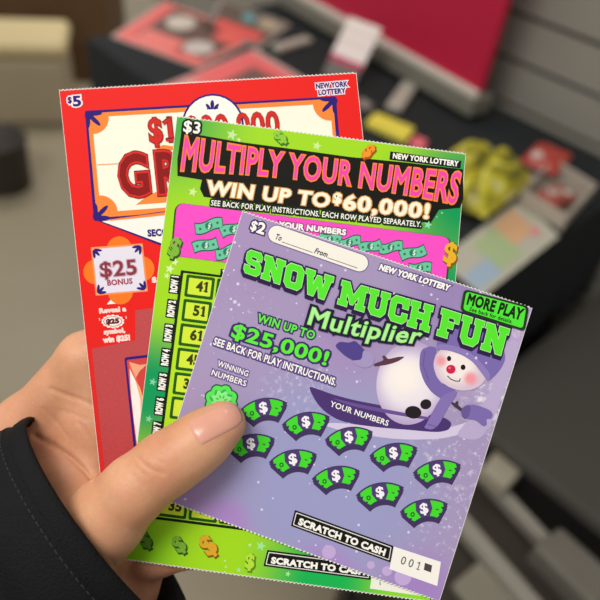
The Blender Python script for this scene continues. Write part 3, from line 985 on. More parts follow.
def scratch_box(tk, q, b, h):
    pr = Print(tk)
    pr.rquad(q, 1, BLK, 3); q2 = [np.array(a, float) for a in q]; c = sum(q2) / 4
    nrm_ = lambda v: v / np.linalg.norm(v)
    ins = lambda d: [q2[i] + nrm_(q2[i - 1] - q2[i]) * d + nrm_(q2[(i + 1) % 4] - q2[i]) * d for i in range(4)]
    i1, i2 = ins(1.7), ins(2.6)
    pr.rquad(i1, 1, '#e9e6e2', 4); pr.rquad(i2, 1, BLK, 5)
    pr.text('SCRATCH TO CASH', b, h, [(0.5, WHT)], 6)
    pr.done('scratch_label', 'black label with a white outline')
scratch_box(GR, [(268.5, 551), (373, 564.5), (371.5, 581), (264.5, 567)], [(272.5, 564.0), (365.5, 575.8)], 5.8)
p = Print(GR); p.poly([(373, 576), (424, 583), (423, 597), (371, 589.5)], '#f3f2e6', 3); p.line([(381, 583), (381.3, 586)], 1, '#8d8a86', 4); p.done('serial_box', 'white serial number box')

# ================================================================ PURPLE TICKET (front)
PU = Ticket('lottery_ticket', [(243.5, 212), (533.5, 309), (440.5, 603), (154.5, 497)], 0.0,
            'purple two dollar scratch ticket with a snowman, frontmost under the thumb')
m3_ = lambda x, y: tuple(PU.mm(x, y)[:2])
def snow_specks(p):
    r3 = random.Random(3)
    for k in range(150):
        s, t = r3.random(), r3.random()
        q = (PU.c[0] * (1 - s) + PU.c[1] * s) * (1 - t) + (PU.c[3] * (1 - s) + PU.c[2] * s) * t
        rr = r3.choice((0.5, 0.6, 0.8, 1.0, 1.4))
        p.ell(q, rr, rr, '#d9d2ea', 2, n=9)
    for (x, y, r) in ((236, 303, 1.9), (240, 306, 1.4), (232, 300, 1.2), (239, 285, 1.6), (330, 553, 7), (404, 578, 8.5), (372, 566, 4), (388, 572, 5)):
        p.ell((x, y), r, r, '#c3abdc' if r > 3 else '#d9d2ea', 2)
    

make_card(PU, card_material('purple_ticket_print', '#a797bf', [
    (*m3_(330, 480), 18, 50, '#9c9dca'), (*m3_(240, 240), 5, 30, '#a892be'), (*m3_(460, 290), 6, 26, '#9a86b8'), (*m3_(505, 350), 4, 26, '#b9a6cf'),
    (*m3_(320, 590), 8, 19, '#ac88cc'), (*m3_(420, 590), 4, 18, '#a586c6'), (*m3_(180, 510), 4, 16, '#a98dc4'), (*m3_(225, 525), 4, 12, '#ac8aca'), (*m3_(350, 345), 2, 20, '#a58fc0')],
    frost=[(*m3_(300, 385), 4, 16, 420, 0.52, 0.70, '#d6d2e6'), (*m3_(470, 455), 6, 24, 330, 0.54, 0.68, '#e8e4f4'), (*m3_(510, 350), 4, 18, 300, .5, .7, '#e2d8ee'), (*m3_(240, 310), 4, 22, 500, .6, .72, '#d9d0ea'), (*m3_(360, 260), 2, 34, 800, .64, .74, '#e0d8ee'), (*m3_(497, 400), 3, 15, 380, .48, .64, '#efe9f6'), (*m3_(450, 520), 4, 22, 500, .56, .68, '#ddd6ec')]), extra=snow_specks)
DP, PALE = '#3d2b63', '#f3effa'
p = Print(PU)
p.text('$', [(251.3, 230.3), (256.5, 232)], 9, [(1.9, DP), (0.4, WHT)], 3); p.text('2', [(257.6, 233.2), (264.3, 235.5)], 10.5, [(1.9, DP), (0.55, WHT)], 3)
p.done('price_mark')
p = Print(PU)
def pill(a, b, r, col, layer):
    a, b = np.array(a, float), np.array(b, float); th = math.atan2(b[1] - a[1], b[0] - a[0])
    p.poly([a + r * np.array([math.cos(t), math.sin(t)]) for t in np.linspace(th + math.pi / 2, th + 1.5 * math.pi, 14)] + [b + r * np.array([math.cos(t), math.sin(t)]) for t in np.linspace(th - math.pi / 2, th + math.pi / 2, 14)], col, layer)
pill((278, 235.3), (360.5, 264), 9.3, '#6b5a8c', 3); pill((278, 235.3), (360.5, 264), 8.5, '#f6f1e6', 4)
p.text('To', [(275.5, 240), (281.5, 242)], 5.6, [(0.2, '#2c2436')], 5, slant=.2); p.line([(283, 243), (313.5, 253.6)], 0.6, '#4a4154', 5)
p.text('From', [(315.3, 254), (327.5, 258.2)], 5.2, [(0.2, '#2c2436')], 5, slant=.2); p.line([(328.5, 258.8), (358.5, 269.2)], 0.6, '#4a4154', 5)
p.done('gift_tag_panel', 'cream rounded panel with ruled lines')
p = Print(PU)
p.text('NEW YORK LOTTERY', [(380, 270.6), (449.3, 291.8)], 5.6, [(1.5, '#55407c'), (0.5, WHT)], 3, slant=.12)
p.done('issuer_lettering')

SLAB = {
 'S': (0.94, [[(.90, .66), (.90, .86), (.78, 1), (.20, 1), (.04, .86), (.04, .58), (.18, .44), (.62, .40), (.66, .36), (.66, .28), (.62, .24), (.34, .24), (.30, .28), (.30, .34), (.02, .34), (.02, .14), (.14, 0), (.76, 0), (.92, .14), (.92, .44), (.78, .58), (.36, .62), (.30, .66), (.30, .72), (.34, .77), (.6, .77), (.64, .72), (.64, .66)]]),
 'N': (1.16, [[(0, 1), (.40, 1), (.76, .50), (.76, .80), (.66, .80), (.66, 1), (1.16, 1), (1.16, .8), (1.06, .8), (1.06, 0), (.76, 0), (.40, .52), (.40, .2), (.50, .2), (.50, 0), (0, 0), (0, .2), (.10, .2), (.10, .8), (0, .8)]]),
 'O': (1.0, [[(.2, 1), (.8, 1), (1, .82), (1, .18), (.8, 0), (.2, 0), (0, .18), (0, .82)], [(.38, .76), (.62, .76), (.68, .69), (.68, .31), (.62, .24), (.38, .24), (.32, .31), (.32, .69)]]),
 'W': (1.56, [[(0, 1), (.5, 1), (.5, .8), (.42, .8), (.50, .42), (.66, .86), (.90, .86), (1.06, .42), (1.14, .8), (1.06, .8), (1.06, 1), (1.56, 1), (1.56, .8), (1.46, .8), (1.24, 0), (.94, 0), (.78, .46), (.62, 0), (.32, 0), (.10, .8), (0, .8)]]),
 'M': (1.46, [[(0, 1), (.42, 1), (.73, .5), (1.04, 1), (1.46, 1), (1.46, .8), (1.36, .8), (1.36, .2), (1.46, .2), (1.46, 0), (.96, 0), (.96, .2), (1.06, .2), (1.06, .56), (.80, .14), (.66, .14), (.40, .56), (.40, .2), (.50, .2), (.50, 0), (0, 0), (0, .2), (.10, .2), (.10, .8), (0, .8)]]),
 'U': (1.12, [[(0, 1), (.48, 1), (.48, .8), (.40, .8), (.40, .32), (.46, .24), (.66, .24), (.72, .32), (.72, .8), (.64, .8), (.64, 1), (1.12, 1), (1.12, .8), (1.02, .8), (1.02, .2), (.82, 0), (.30, 0), (.10, .2), (.10, .8), (0, .8)]]),
 'C': (0.98, [[(.98, .60), (.98, 1), (.80, 1), (.76, .94), (.7, 1), (.2, 1), (0, .82), (0, .18), (.2, 0), (.78, 0), (.98, .16), (.98, .40), (.70, .40), (.70, .3), (.64, .23), (.36, .23), (.30, .3), (.30, .7), (.36, .77), (.62, .77), (.68, .7), (.68, .60)]]),
 'H': (1.2, [[(0, 1), (.5, 1), (.5, .8), (.42, .8), (.42, .62), (.78, .62), (.78, .8), (.70, .8), (.70, 1), (1.2, 1), (1.2, .8), (1.1, .8), (1.1, .2), (1.2, .2), (1.2, 0), (.7, 0), (.7, .2), (.78, .2), (.78, .4), (.42, .4), (.42, .2), (.5, .2), (.5, 0), (0, 0), (0, .2), (.1, .2), (.1, .8), (0, .8)]]),
 'F': (0.98, [[(0, 1), (.96, 1), (.96, .62), (.76, .62), (.70, .77), (.42, .77), (.42, .60), (.72, .60), (.72, .38), (.42, .38), (.42, .2), (.54, .2), (.54, 0), (0, 0), (0, .2), (.1, .2), (.1, .8), (0, .8)]])}


def slab_word(pr, word, B, T, passes, layer):
    x, polys = 0.0, []
    for ch in word:
        w, gl = SLAB[ch]
        for g_ in gl: polys.append([(x + a, b) for a, b in g_])
        x += w + 0.10
    for k, (ow, col, sh) in enumerate(passes):
        s_ = np.array(sh)
        pr.text(word + ' slab', [np.array(b) + s_ for b in B], 1, [(ow, col)], layer + k, top=[np.array(b) + s_ for b in T], polys=polys)


p = Print(PU)
words = (('SNOW', [(244.5, 273), (330.5, 302.5)], [(249, 250.5), (335, 278.5)]), ('MUCH', [(338.5, 304.8), (429.5, 333.3)], [(343.5, 281.5), (434.5, 307.5)]), ('FUN', [(437.5, 336), (503.5, 357)], [(443, 309.5), (510.5, 330.5)]))
for w, B, T in words:
    slab_word(p, w, B, T, [(2.6, '#2d1f49', (-1.3, 2.2)), (2.6, '#2d1f49', (0, 0)), (0.75, '#c6f7ae', (0, 0)), (0.15, '#58e82e', (0, 0))], 12)
p.done('title_lettering', 'bright green slab capitals with a dark purple shadow')
p = Print(PU)
p.text('Multiplier', [(309, 325), (364, 338), (419, 344.5)], 16.5, [(3.2, '#241a38'), (0.75, '#7be35c'), (0.2, '#b7f29d')], 18, top=[(312, 308), (367.5, 321.5), (423, 328.5)], slant=.12)
p.done('subtitle_lettering')
p = Print(PU)
MQ = [(465.5, 290.5), (529, 307.5), (525, 332), (461.5, 312)]
p.rquad(MQ, 4.5, '#1f3a16', 17, grow=.6); p.rquad([(467.2, 292.6), (526.8, 308.8), (523.4, 329.6), (463.8, 310.8)], 3.6, '#52e83a', 18)
p.text('MORE PLAY', [(467.6, 305.0), (521.0, 320.8)], 11.5, [(0.75, '#17260f')], 19, top=[(470.2, 295.0), (524.6, 310.6)])
p.text('See back for details.', [(470, 311.6), (512.5, 324.6)], 3.7, [(0.12, '#17260f')], 19)
p.done('more_play_badge', 'green rounded badge with a dark border')
p = Print(PU)
p.text('WIN UP TO', [(258, 322.5), (314.5, 340.5)], 8, [(1.8, DP), (0.35, '#66ee3f')], 4)
p.text('$25,000!', [(232.5, 337.8), (326.5, 366.2)], 13.5, [(2.3, DP), (0.55, '#5fee38')], 4)
p.done('prize_lettering')
p = Print(PU)
p.text('SEE BACK FOR PLAY INSTRUCTIONS.', [(214.3, 345.4), (336, 386.6)], 7.0, [(1.9, '#5b4684'), (0.3, WHT)], 4)
p.text('WINNING', [(218.3, 366.8), (248.5, 377.6)], 5.6, [(1.3, '#6d5a94'), (0.12, WHT)], 4)
p.text('NUMBERS', [(212.5, 376), (246.5, 387.4)], 5.6, [(1.3, '#6d5a94'), (0.12, WHT)], 4)
p.done('instruction_lettering')
# winning number medal under the thumb
p = Print(PU)
def scallop(c, r, amp, n, col, layer):
    p.poly([(c[0] + (r + amp * abs(math.sin(n * a / 2))) * math.cos(a), c[1] + (r + amp * abs(math.sin(n * a / 2))) * math.sin(a)) for a in np.linspace(0, 2 * math.pi, 72, endpoint=False)], col, layer)
scallop((222.5, 402), 15.5, 2.2, 8, '#2b5a3a', 3); scallop((222.5, 402), 14, 2.2, 8, '#5be860', 4); scallop((222.5, 402), 9, 1.5, 8, '#8df58c', 5)
for k in range(8):
    a = k * math.pi / 4 + .2; p.ell((222.5 + 10 * math.cos(a), 402 + 10 * math.sin(a)), 3, 1.1, '#36b84a', 6, a + .8)
    p.ell((222.5 + 4.5 * math.cos(a + .3), 402 + 4.5 * math.sin(a + .3)), 1.8, .8, '#49c85a', 6, a + .2)
p.done('winning_symbol', 'green scalloped medal')
# snowman picture
p = Print(PU)
p.blob([(318, 424), (345, 433), (400, 441), (450, 440), (500, 420), (497, 412), (450, 430), (400, 431), (345, 424)], '#d6cbe6', 3)
p.blob([(500, 350), (516, 339), (521, 346), (508, 382), (494, 423), (480, 442), (455, 438), (470, 420), (492, 395)], '#bcacd2', 3)
p.blob([(309, 387), (320, 390.5), (332, 395), (354, 401), (380, 406), (420, 414), (446, 418.5), (453, 424), (450, 431), (438, 433.5), (400, 430), (362, 426.5), (340, 421.5), (326, 413), (317, 403)], '#4c3573', 4)
p.blob([(330, 398), (354, 404), (380, 409), (420, 416.5), (446, 421), (420, 420), (380, 413), (350, 406.5)], '#6b5196', 5)
p.text('YOUR NUMBERS', [(331, 407.2), (388.6, 427)], 5.4, [(0.15, WHT)], 6)
p.done('sled_picture', 'dark purple sled with white capitals')
snow_m = card_material('snowman_print', '#b9a3cf', [(*m3_(410, 384), 6, 14.5, '#efe6ef'), (*m3_(405, 378), 2, 9, '#fbf3ec')])
p = Print(PU)
p.ell((411, 384), 33.5, 42, snow_m, 5, 0.15, n=48)
p.ell((414.3, 413.3), 8.2, 6.3, '#241c22', 6, .1); p.ell((426.8, 405.3), 5.6, 5, '#241c22', 6, -.3)
p.blob([(374.5, 365), (385, 361.5), (383, 357), (386, 356.5), (389, 360.5), (398, 358), (406.5, 357.5), (399, 362.5), (388, 366), (375, 367.5)], '#5d3848', 7)
p.blob([(335.5, 347), (341, 342.5), (350, 344), (356, 341.5), (362, 347), (368, 354), (365, 362), (355, 362), (346, 357)], '#51448c', 6)
p.blob([(364, 351), (371, 353), (376, 359), (374, 366), (367, 369.5), (357, 366), (353, 361.5), (363, 361)], '#a597c4', 7)
p.blob([(421.5, 351), (431, 347), (438, 349), (436, 358), (434.5, 366), (437, 377), (443, 385), (457, 390), (452, 396), (444, 401), (433, 394), (425, 383), (420, 368)], '#7a68ac', 7)
p.blob([(444, 396), (456, 391), (459, 394), (448, 410), (440, 426), (433, 431), (424.5, 429), (428, 424), (437, 406)], '#8673b6', 8)
p.line([(429, 425), (438, 428)], .8, '#6a5799', 9); p.line([(426, 352), (424, 366), (430, 382)], .8, '#6a5799', 9)
face_m = card_material('snowman_face_print', '#d9c4d6', [(*m3_(459, 366), 3, 8.5, '#f8ece8'), (*m3_(471.5, 379.5), .8, 3.2, '#f29aa4'), (*m3_(442, 362), .6, 2.8, '#f0a0ac')])
p.ell((461.5, 368.5), 27.5, 22.5, face_m, 8, 0.35, n=40)
p.blob([(437, 350.5), (438.5, 341), (444, 331), (462, 327), (490, 334), (504, 347), (506.5, 360), (501, 371), (489, 383.5), (484, 376), (474, 363), (463, 356), (450, 351.5)], '#7d6bb0', 9)
p.blob([(437, 350.5), (438.5, 345), (452, 346), (466, 350), (480, 361), (492, 376), (489, 383.5), (484, 376), (474, 363), (463, 356), (450, 351.5)], '#8f7dbd', 10)
for (x, y, r) in ((477, 359, 2.2), (468, 355, 1.4), (487, 364, 1.6)): p.star((x, y), r, '#e6def4', 10, n=6, inner=.35)
p.ell((450, 359.6), 2.1, 2.6, '#20161c', 9); p.ell((464, 368.3), 2.4, 2.7, '#20161c', 9); p.ell((451.8, 370.3), 4.7, 4.5, '#d3224c', 9); p.ell((450.6, 369), 1.4, 1.1, '#ee6f8a', 10)
p.line([(448.5, 377), (451.5, 380), (456, 382), (460.3, 382.2), (461.2, 379.6)], .9, '#2a1c22', 9)
p.blob([(452.5, 402.5), (456, 404.5), (457.5, 402), (459.5, 402.3), (458.8, 406), (465.5, 411.5), (463.5, 413.5), (455.5, 408), (452, 404.5)], '#4a3446', 7)
p.blob([(463, 411), (468, 406), (475, 405.5), (485, 408.5), (492, 412), (494, 416), (492, 420), (487, 419.5), (488, 426), (484, 427.5), (477, 421), (467, 420)], '#7d6bb0', 8)
p.blob([(462, 410), (468, 405.5), (472, 408), (470, 417), (466, 420.5), (462.5, 417)], '#6a5799', 9)
p.done('snowman_picture', 'printed snowman in a purple hat and scarf')


def arc_note(c, s=1.0, ang=-0.17):
    """fan-shaped banknote symbol"""
    pr = Print(PU)
    R, hw, ha = 29 * s, 7.8 * s, 0.64
    def P(a, r, off=(0, 0)):
        x, y = r * math.sin(a), R - r * math.cos(a)
        ca, sa = math.cos(ang), math.sin(ang)
        return (c[0] + x * ca - y * sa + off[0], c[1] + x * sa + y * ca + off[1])
    A = np.linspace(-ha, ha, 17)
    for off, g, lay in (((0.4, 4.8), 0.9, 3), ((0.3, 2.4), 1.4, 4), ((0, 0), 1.6, 5)):
        gg = g / R
        pr.poly([P(a * (1 + gg * 1.4), R + hw + g, off) for a in A] + [P(a * (1 + gg * 1.4), R - hw - g, off) for a in A[::-1]], '#43345f', lay)
    # green body with scalloped ends
    out = [P(a, R + hw) for a in A[1:-1]]
    out += [P(ha - .02, R + hw * .62), P(ha - .09, R + hw * .45), P(ha, R + hw * .2), P(ha, R - hw * .2), P(ha - .09, R - hw * .45), P(ha - .02, R - hw * .62)]
    out += [P(a, R - hw) for a in A[1:-1][::-1]]
    out += [P(-ha + .02, R - hw * .62), P(-ha + .09, R - hw * .45), P(-ha, R - hw * .2), P(-ha, R + hw * .2), P(-ha + .09, R + hw * .45), P(-ha + .02, R + hw * .62)]
    pr.poly(out, '#45dc2c', 6)
    c0 = P(0, R)
    pr.poly([P(a, R + hw * 1.08) for a in np.linspace(-.2, .2, 7)] + [P(.29, R), ] + [P(a, R - hw * 1.08) for a in np.linspace(.2, -.2, 7)] + [P(-.29, R)], '#4e3d72', 7)
    tx = np.array([math.cos(ang), math.sin(ang)]); tu = np.array([math.sin(ang), -math.cos(ang)])
    b = np.array(c0) - tu * 4.6 * s
    pr.text('$', [b - tx * 3.6 * s, b + tx * 3.6 * s], 10 * s, [(0.5, '#f7f3fb')], 8, top=[b - tx * 3.6 * s + tu * 9.6 * s, b + tx * 3.6 * s + tu * 9.6 * s])
    q = P(-.45, R - 1); pr.ell(q, 2.2, 2.4, '#1f6a26', 8, n=14); pr.ell(q, 1.0, 1.2, '#45dc2c', 9, n=12)
    pr.line([P(.42, R), P(.5, R)], 1.0, '#1f6a26', 8)
    pr.done('banknote_symbol')


for c in ((264.5, 408.5), (307, 422.5), (350, 437.5), (394.5, 453.5), (438, 470.5), (252, 444.5), (294, 460), (337, 476.5), (381, 493), (425, 509.5)):
    arc_note(c)
scratch_box(PU, [(296, 511), (394.5, 547), (391.5, 563.5), (292, 527)], [(299.5, 525.2), (385, 556.4)], 6.2)
p = Print(PU)
p.poly([(395, 547.5), (442, 563), (438.3, 587), (390.5, 570)], '#f7f4ec', 3)
for k in range(3):
    b = np.array([401.2, 564.6]) + np.array([7.6, 2.65]) * k
    p.text('001'[k], [b, b + np.array([4.4, 1.5])] if k < 2 else [b + np.array([1.9, .65]), b + np.array([2.7, .92])], 8, [(0.1, '#6a655f')], 4)
    if k == 2: p.flag(b + np.array([2.3, .8]), 8, 1.0, '#6a655f', 5)
p.poly([(426, 563.8), (433.2, 566.4), (432, 573.4), (424.8, 570.8)], '#4c4843', 4)
p.done('serial_box', 'white serial number box')


# ================================================================ THE PERSON: left hand and jacket sleeve
FPm, FNm = FP * 1000, FN


def cp(px, py, t):
    """point (mm, camera axes) on the sight line of a fan position, t mm in front of the fan plane"""
    return fan(px, py, t / 1000) * 1000


def cap(P, a, b):
    (pa, ra_), (pb, rb2) = a, b
    ba = pb - pa; h = np.clip(((P - pa) @ ba) / (ba @ ba), 0, 1)
    return np.linalg.norm(P - pa - h[..., None] * ba, axis=-1) - (ra_ + (rb2 - ra_) * h)


def smin(a, b, k):
    h = np.clip(0.5 + 0.5 * (b - a) / k, 0, 1)
    return b + (a - b) * h - k * h * (1 - h)


def chain(P, pts, k=5.0):
    J = [(cp(x, y, t), r) for x, y, t, r in pts]
    d = None
    for a, b in zip(J[:-1], J[1:]):
        e = cap(P, a, b); d = e if d is None else smin(d, e, k)
    return d


THUMB = [(224, 425, 6.9, 7.5), (205, 440, 8.0, 8.8), (186, 454, 9.0, 9.3), (165, 467, 10.0, 9.9), (136, 490, 9.6, 10.4), (107, 520, 6.0, 12.6), (70, 560, -1, 15.0)]
FINGERS = [
    [(30, 432, -25, 12.5), (88, 362, -13.5, 10.4), (186, 322, -11.2, 8.8), (250, 304, -9.9, 7.4)],
    [(60, 478, -33, 12.5), (126, 425, -14.5, 10.2), (220, 392, -11.4, 8.9), (285, 375, -10, 7.6)],
    [(90, 528, -36, 12.0), (150, 495, -14, 9.8), (236, 470, -11, 8.5), (296, 452, -9.7, 7.2)],
    [(110, 584, -32, 11.5), (156, 553, -12.5, 8.4), (206, 546, -10, 7.1), (246, 536, -8.6, 6.2)]]
PALM = [[(30, 432, -25, 12.5), (0, 545, -20, 14), (-60, 640, -14, 17)], [(62, 480, -33, 12.5), (20, 570, -24, 14), (-60, 640, -14, 17)],
        [(90, 530, -36, 12), (40, 600, -24, 14), (-45, 660, -14, 17)], [(112, 588, -32, 11.5), (60, 620, -22, 15), (-40, 670, -14, 17)],
        [(128, 590, -18, 11.5), (84, 600, -9, 15), (-20, 650, -10, 17)]]
WEB = [[(104, 386, -14, 9.5), (92, 430, -15, 10), (102, 470, -13, 9)], [(96, 520, 0.5, 8.5), (62, 478, -11.5, 10.5), (30, 432, -25, 11)], [(70, 560, -1, 14), (20, 600, -9, 17), (-55, 645, -12, 19)], [(104, 540, -6, 9), (62, 500, -22, 11)]]
ALLQ = [np.array(t.c) for t in (RD, GR, PU)]


def sdf(P):
    th = chain(P, THUMB, 4)
    pm = None
    for c in PALM + WEB:
        d = chain(P, c, 4); pm = d if pm is None else smin(pm, d, 9)
    fg = None
    for c in FINGERS:
        d = chain(P, c, 3.5)
        fg = d if fg is None else smin(fg, d, 1.6)
    body = smin(pm, fg, 5.5)
    tz = (P - FPm) @ FNm
    d = smin(body, th, 5.0)
    # a slot where the cards are held
    px = 300 + FPX * P[..., 0] / -P[..., 2]; py = 300 - FPX * P[..., 1] / -P[..., 2]
    for q, lo, hi in ((ALLQ[0], -2.25, -0.75), (ALLQ[1], -2.25, -0.75), (ALLQ[2], -2.25, 0.18)):
        dq = None
        for i in range(4):
            a, b = q[i], q[(i + 1) % 4]; e = (b - a) / np.linalg.norm(b - a)
            di = (px - a[0]) * e[1] - (py - a[1]) * e[0]
            dq = di if dq is None else np.maximum(dq, di)
        s = np.maximum(dq / 2.95 - 0.5, np.maximum(lo - tz, tz - hi))
        d = np.maximum(d, -s)
    return d


def crease_field(px, py):
    """skin folds, in mm of depth"""
    out = np.zeros_like(px)
    for pts, dep, sg_ in CREASES:
        for a, b in zip(pts[:-1], pts[1:]):
            a, b = np.array(a, float), np.array(b, float); ba = b - a
            h = np.clip(((px - a[0]) * ba[0] + (py - a[1]) * ba[1]) / (ba @ ba), 0, 1)
            dd = np.hypot(px - a[0] - h * ba[0], py - a[1] - h * ba[1])
            out = np.maximum(out, dep * np.exp(-(dd / sg_) ** 2))
    return out


CREASES = [([(139, 458), (145, 466), (155, 472), (165, 475)], 0.42, 1.7), ([(149, 453), (158, 461), (166, 465)], 0.22, 1.5), ([(136, 466), (142, 473), (149, 477)], 0.18, 1.4),
           ([(36, 437), (54, 446), (72, 459), (84, 470), (93, 480)], 1.1, 2.6), ([(52, 390), (66, 396), (82, 401), (95, 407)], 0.5, 2.4), ([(80, 424), (90, 437), (98, 452)], 0.25, 2.2),
           ([(112, 560), (118, 572), (121, 585)], 0.25, 1.6), ([(60, 412), (74, 415), (88, 421)], .22, 2), ([(44, 410), (60, 425), (70, 440)], .2, 2), ([(153, 447), (162, 452), (171, 454)], .14, 1.3), ([(134, 476), (140, 484), (146, 488)], .14, 1.4), ([(118, 500), (124, 515), (126, 530)], .12, 2.2)]


def surface_nets(F, lo, h):
    nx, ny, nz_ = F.shape
    S = F < 0
    cnt = np.zeros((nx - 1, ny - 1, nz_ - 1), np.int8)
    for dx in (0, 1):
        for dy in (0, 1):
            for dz in (0, 1):
                cnt += S[dx:nx - 1 + dx, dy:ny - 1 + dy, dz:nz_ - 1 + dz]
    act = (cnt > 0) & (cnt < 8)
    I = np.argwhere(act); idx = -np.ones(act.shape, np.int64); idx[act] = np.arange(len(I))
    acc = np.zeros((len(I), 3)); num = np.zeros(len(I))
    C = [(0, 0, 0), (1, 0, 0), (0, 1, 0), (1, 1, 0), (0, 0, 1), (1, 0, 1), (0, 1, 1), (1, 1, 1)]
    for a in range(8):
        for b in range(a + 1, 8):
            if sum(abs(C[a][k] - C[b][k]) for k in range(3)) != 1: continue
            A = I + C[a]; B = I + C[b]
            fa = F[A[:, 0], A[:, 1], A[:, 2]]; fb_ = F[B[:, 0], B[:, 1], B[:, 2]]
            m = (fa < 0) != (fb_ < 0)
            t = np.where(m, fa / np.where(m, fa - fb_, 1), 0)
            acc += m[:, None] * (np.array(C[a]) + t[:, None] * (np.array(C[b]) - np.array(C[a]))); num += m
    V = lo + (I + acc / num[:, None]) * h
    faces = []
    for ax in range(3):
        sl0 = [slice(None)] * 3; sl1 = [slice(None)] * 3
        sl0[ax] = slice(0, -1); sl1[ax] = slice(1, None)
        a, b = S[tuple(sl0)], S[tuple(sl1)]
        E = np.argwhere(a != b); u, v = (ax + 1) % 3, (ax + 2) % 3
        ok = (E[:, u] > 0) & (E[:, v] > 0) & (E[:, u] < F.shape[u] - 1) & (E[:, v] < F.shape[v] - 1)
        E = E[ok]; flip = a[E[:, 0], E[:, 1], E[:, 2]]
        def at(du, dv):
            q = E.copy(); q[:, u] += du; q[:, v] += dv
            return idx[q[:, 0], q[:, 1], q[:, 2]]
        Q = np.stack([at(-1, -1), at(0, -1), at(0, 0), at(-1, 0)], 1)
        Q[~flip] = Q[~flip][:, ::-1]
        faces.append(Q)
    return V, np.concatenate(faces)


HV = 0.62
allp = [cp(*c[:3]) for ch in [THUMB] + FINGERS + PALM + WEB for c in ch]
lo = np.min(allp, 0) - 24; hi = np.max(allp, 0) + 24
lo[0] = max(lo[0], cp(-45, 500, 0)[0])
dims = np.ceil((hi - lo) / HV).astype(int)
F = np.empty(dims, np.float32)
ys = lo[1] + np.arange(dims[1]) * HV; zs = lo[2] + np.arange(dims[2]) * HV
for i0 in range(0, dims[0], 16):
    xs = lo[0] + np.arange(i0, min(i0 + 16, dims[0])) * HV
    X = np.stack(np.meshgrid(xs, ys, zs, indexing='ij'), -1)
    F[i0:i0 + 16] = sdf(X)
F[0] = np.abs(F[0]) + .1
V, Q = surface_nets(F, lo, HV)
px = 300 + FPX * V[:, 0] / -V[:, 2]; py = 300 - FPX * V[:, 1] / -V[:, 2]
cr = crease_field(px, py)
nidx = np.clip(((V - lo) / HV).astype(int), 1, dims - 2)
G = np.stack([F[nidx[:, 0] + 1, nidx[:, 1], nidx[:, 2]] - F[nidx[:, 0] - 1, nidx[:, 1], nidx[:, 2]],
              F[nidx[:, 0], nidx[:, 1] + 1, nidx[:, 2]] - F[nidx[:, 0], nidx[:, 1] - 1, nidx[:, 2]],
              F[nidx[:, 0], nidx[:, 1], nidx[:, 2] + 1] - F[nidx[:, 0], nidx[:, 1], nidx[:, 2] - 1]], 1)
G /= np.linalg.norm(G, axis=1)[:, None] + 1e-9
front = np.clip(G[:, 2], 0, 1)
V = V - G * (cr * (front > 0.1))[:, None]
person = empty('person', tuple(c2w(cp(60, 570, -10) / 1000)))
tag(person, 'left hand in a black jacket cuff holding three fanned scratch tickets', 'person')
POFF = np.array(person.location)
me = D.meshes.new('hand')
me.from_pydata([tuple(v) for v in (c2w(V / 1000) - POFF)], [], [tuple(map(int, q)) for q in Q])
me.polygons.foreach_set('use_smooth', [True] * len(me.polygons)); me.update()

skin = D.materials.new('skin'); skin.use_nodes = True
nt = skin.node_tree; b = nt.nodes['Principled BSDF']   # ruddier knuckle and thumb tip; ruddy web and palm heel also carry painted shade
tc = nt.nodes.new('ShaderNodeTexCoord')
n1 = nt.nodes.new('ShaderNodeTexNoise'); n1.inputs['Scale'].default_value = 38; n1.inputs['Detail'].default_value = 4
n2 = nt.nodes.new('ShaderNodeTexNoise'); n2.inputs['Scale'].default_value = 420; n2.inputs['Detail'].default_value = 5
vo = nt.nodes.new('ShaderNodeTexVoronoi'); vo.inputs['Scale'].default_value = 1500
for n in (n1, n2, vo): nt.links.new(tc.outputs['Object'], n.inputs['Vector'])
r1 = nt.nodes.new('ShaderNodeValToRGB')
r1.color_ramp.elements[0].position = .32; r1.color_ramp.elements[0].color = lin('#d0946f')
r1.color_ramp.elements[1].position = .68; r1.color_ramp.elements[1].color = lin('#dfa985')
nt.links.new(n1.outputs['Fac'], r1.inputs['Fac'])
red_and_shade = r1.outputs['Color']
for (qx, qy, qt, rad, amt, hx_) in ((52, 452, -14, 34, .55, '#bf7558'), (240, 418, 6, 13, .35, '#cf8468'), (160, 466, 18, 13, .25, '#c98262'), (150, 580, -6, 24, .5, '#b8705a')):
    dn = nt.nodes.new('ShaderNodeVectorMath'); dn.operation = 'DISTANCE'
    nt.links.new(tc.outputs['Object'], dn.inputs[0]); dn.inputs[1].default_value = tuple(c2w(cp(qx, qy, qt) / 1000) - POFF)
    mr = nt.nodes.new('ShaderNodeMapRange'); mr.interpolation_type = 'SMOOTHSTEP'
    mr.inputs['From Min'].default_value = 0; mr.inputs['From Max'].default_value = rad / 1000
    mr.inputs['To Min'].default_value = amt; mr.inputs['To Max'].default_value = 0
    nt.links.new(dn.outputs['Value'], mr.inputs['Value'])
    mq = nt.nodes.new('ShaderNodeMix'); mq.data_type = 'RGBA'
    nt.links.new(mr.outputs['Result'], mq.inputs['Factor']); nt.links.new(red_and_shade, mq.inputs['A']); mq.inputs['B'].default_value = lin(hx_)
    red_and_shade = mq.outputs['Result']
mx = nt.nodes.new('ShaderNodeMix'); mx.data_type = 'RGBA'; mx.inputs['Factor'].default_value = .2
nt.links.new(red_and_shade, mx.inputs['A']); nt.links.new(n2.outputs['Color'], mx.inputs['B'])
mx.blend_type = 'SOFT_LIGHT'
nt.links.new(mx.outputs['Result'], b.inputs['Base Color'])
b.inputs['Roughness'].default_value = .48; b.inputs['Specular IOR Level'].default_value = .4
b.inputs['Subsurface Weight'].default_value = .18; b.inputs['Subsurface Radius'].default_value = (1.0, .35, .18); b.inputs['Subsurface Scale'].default_value = .004
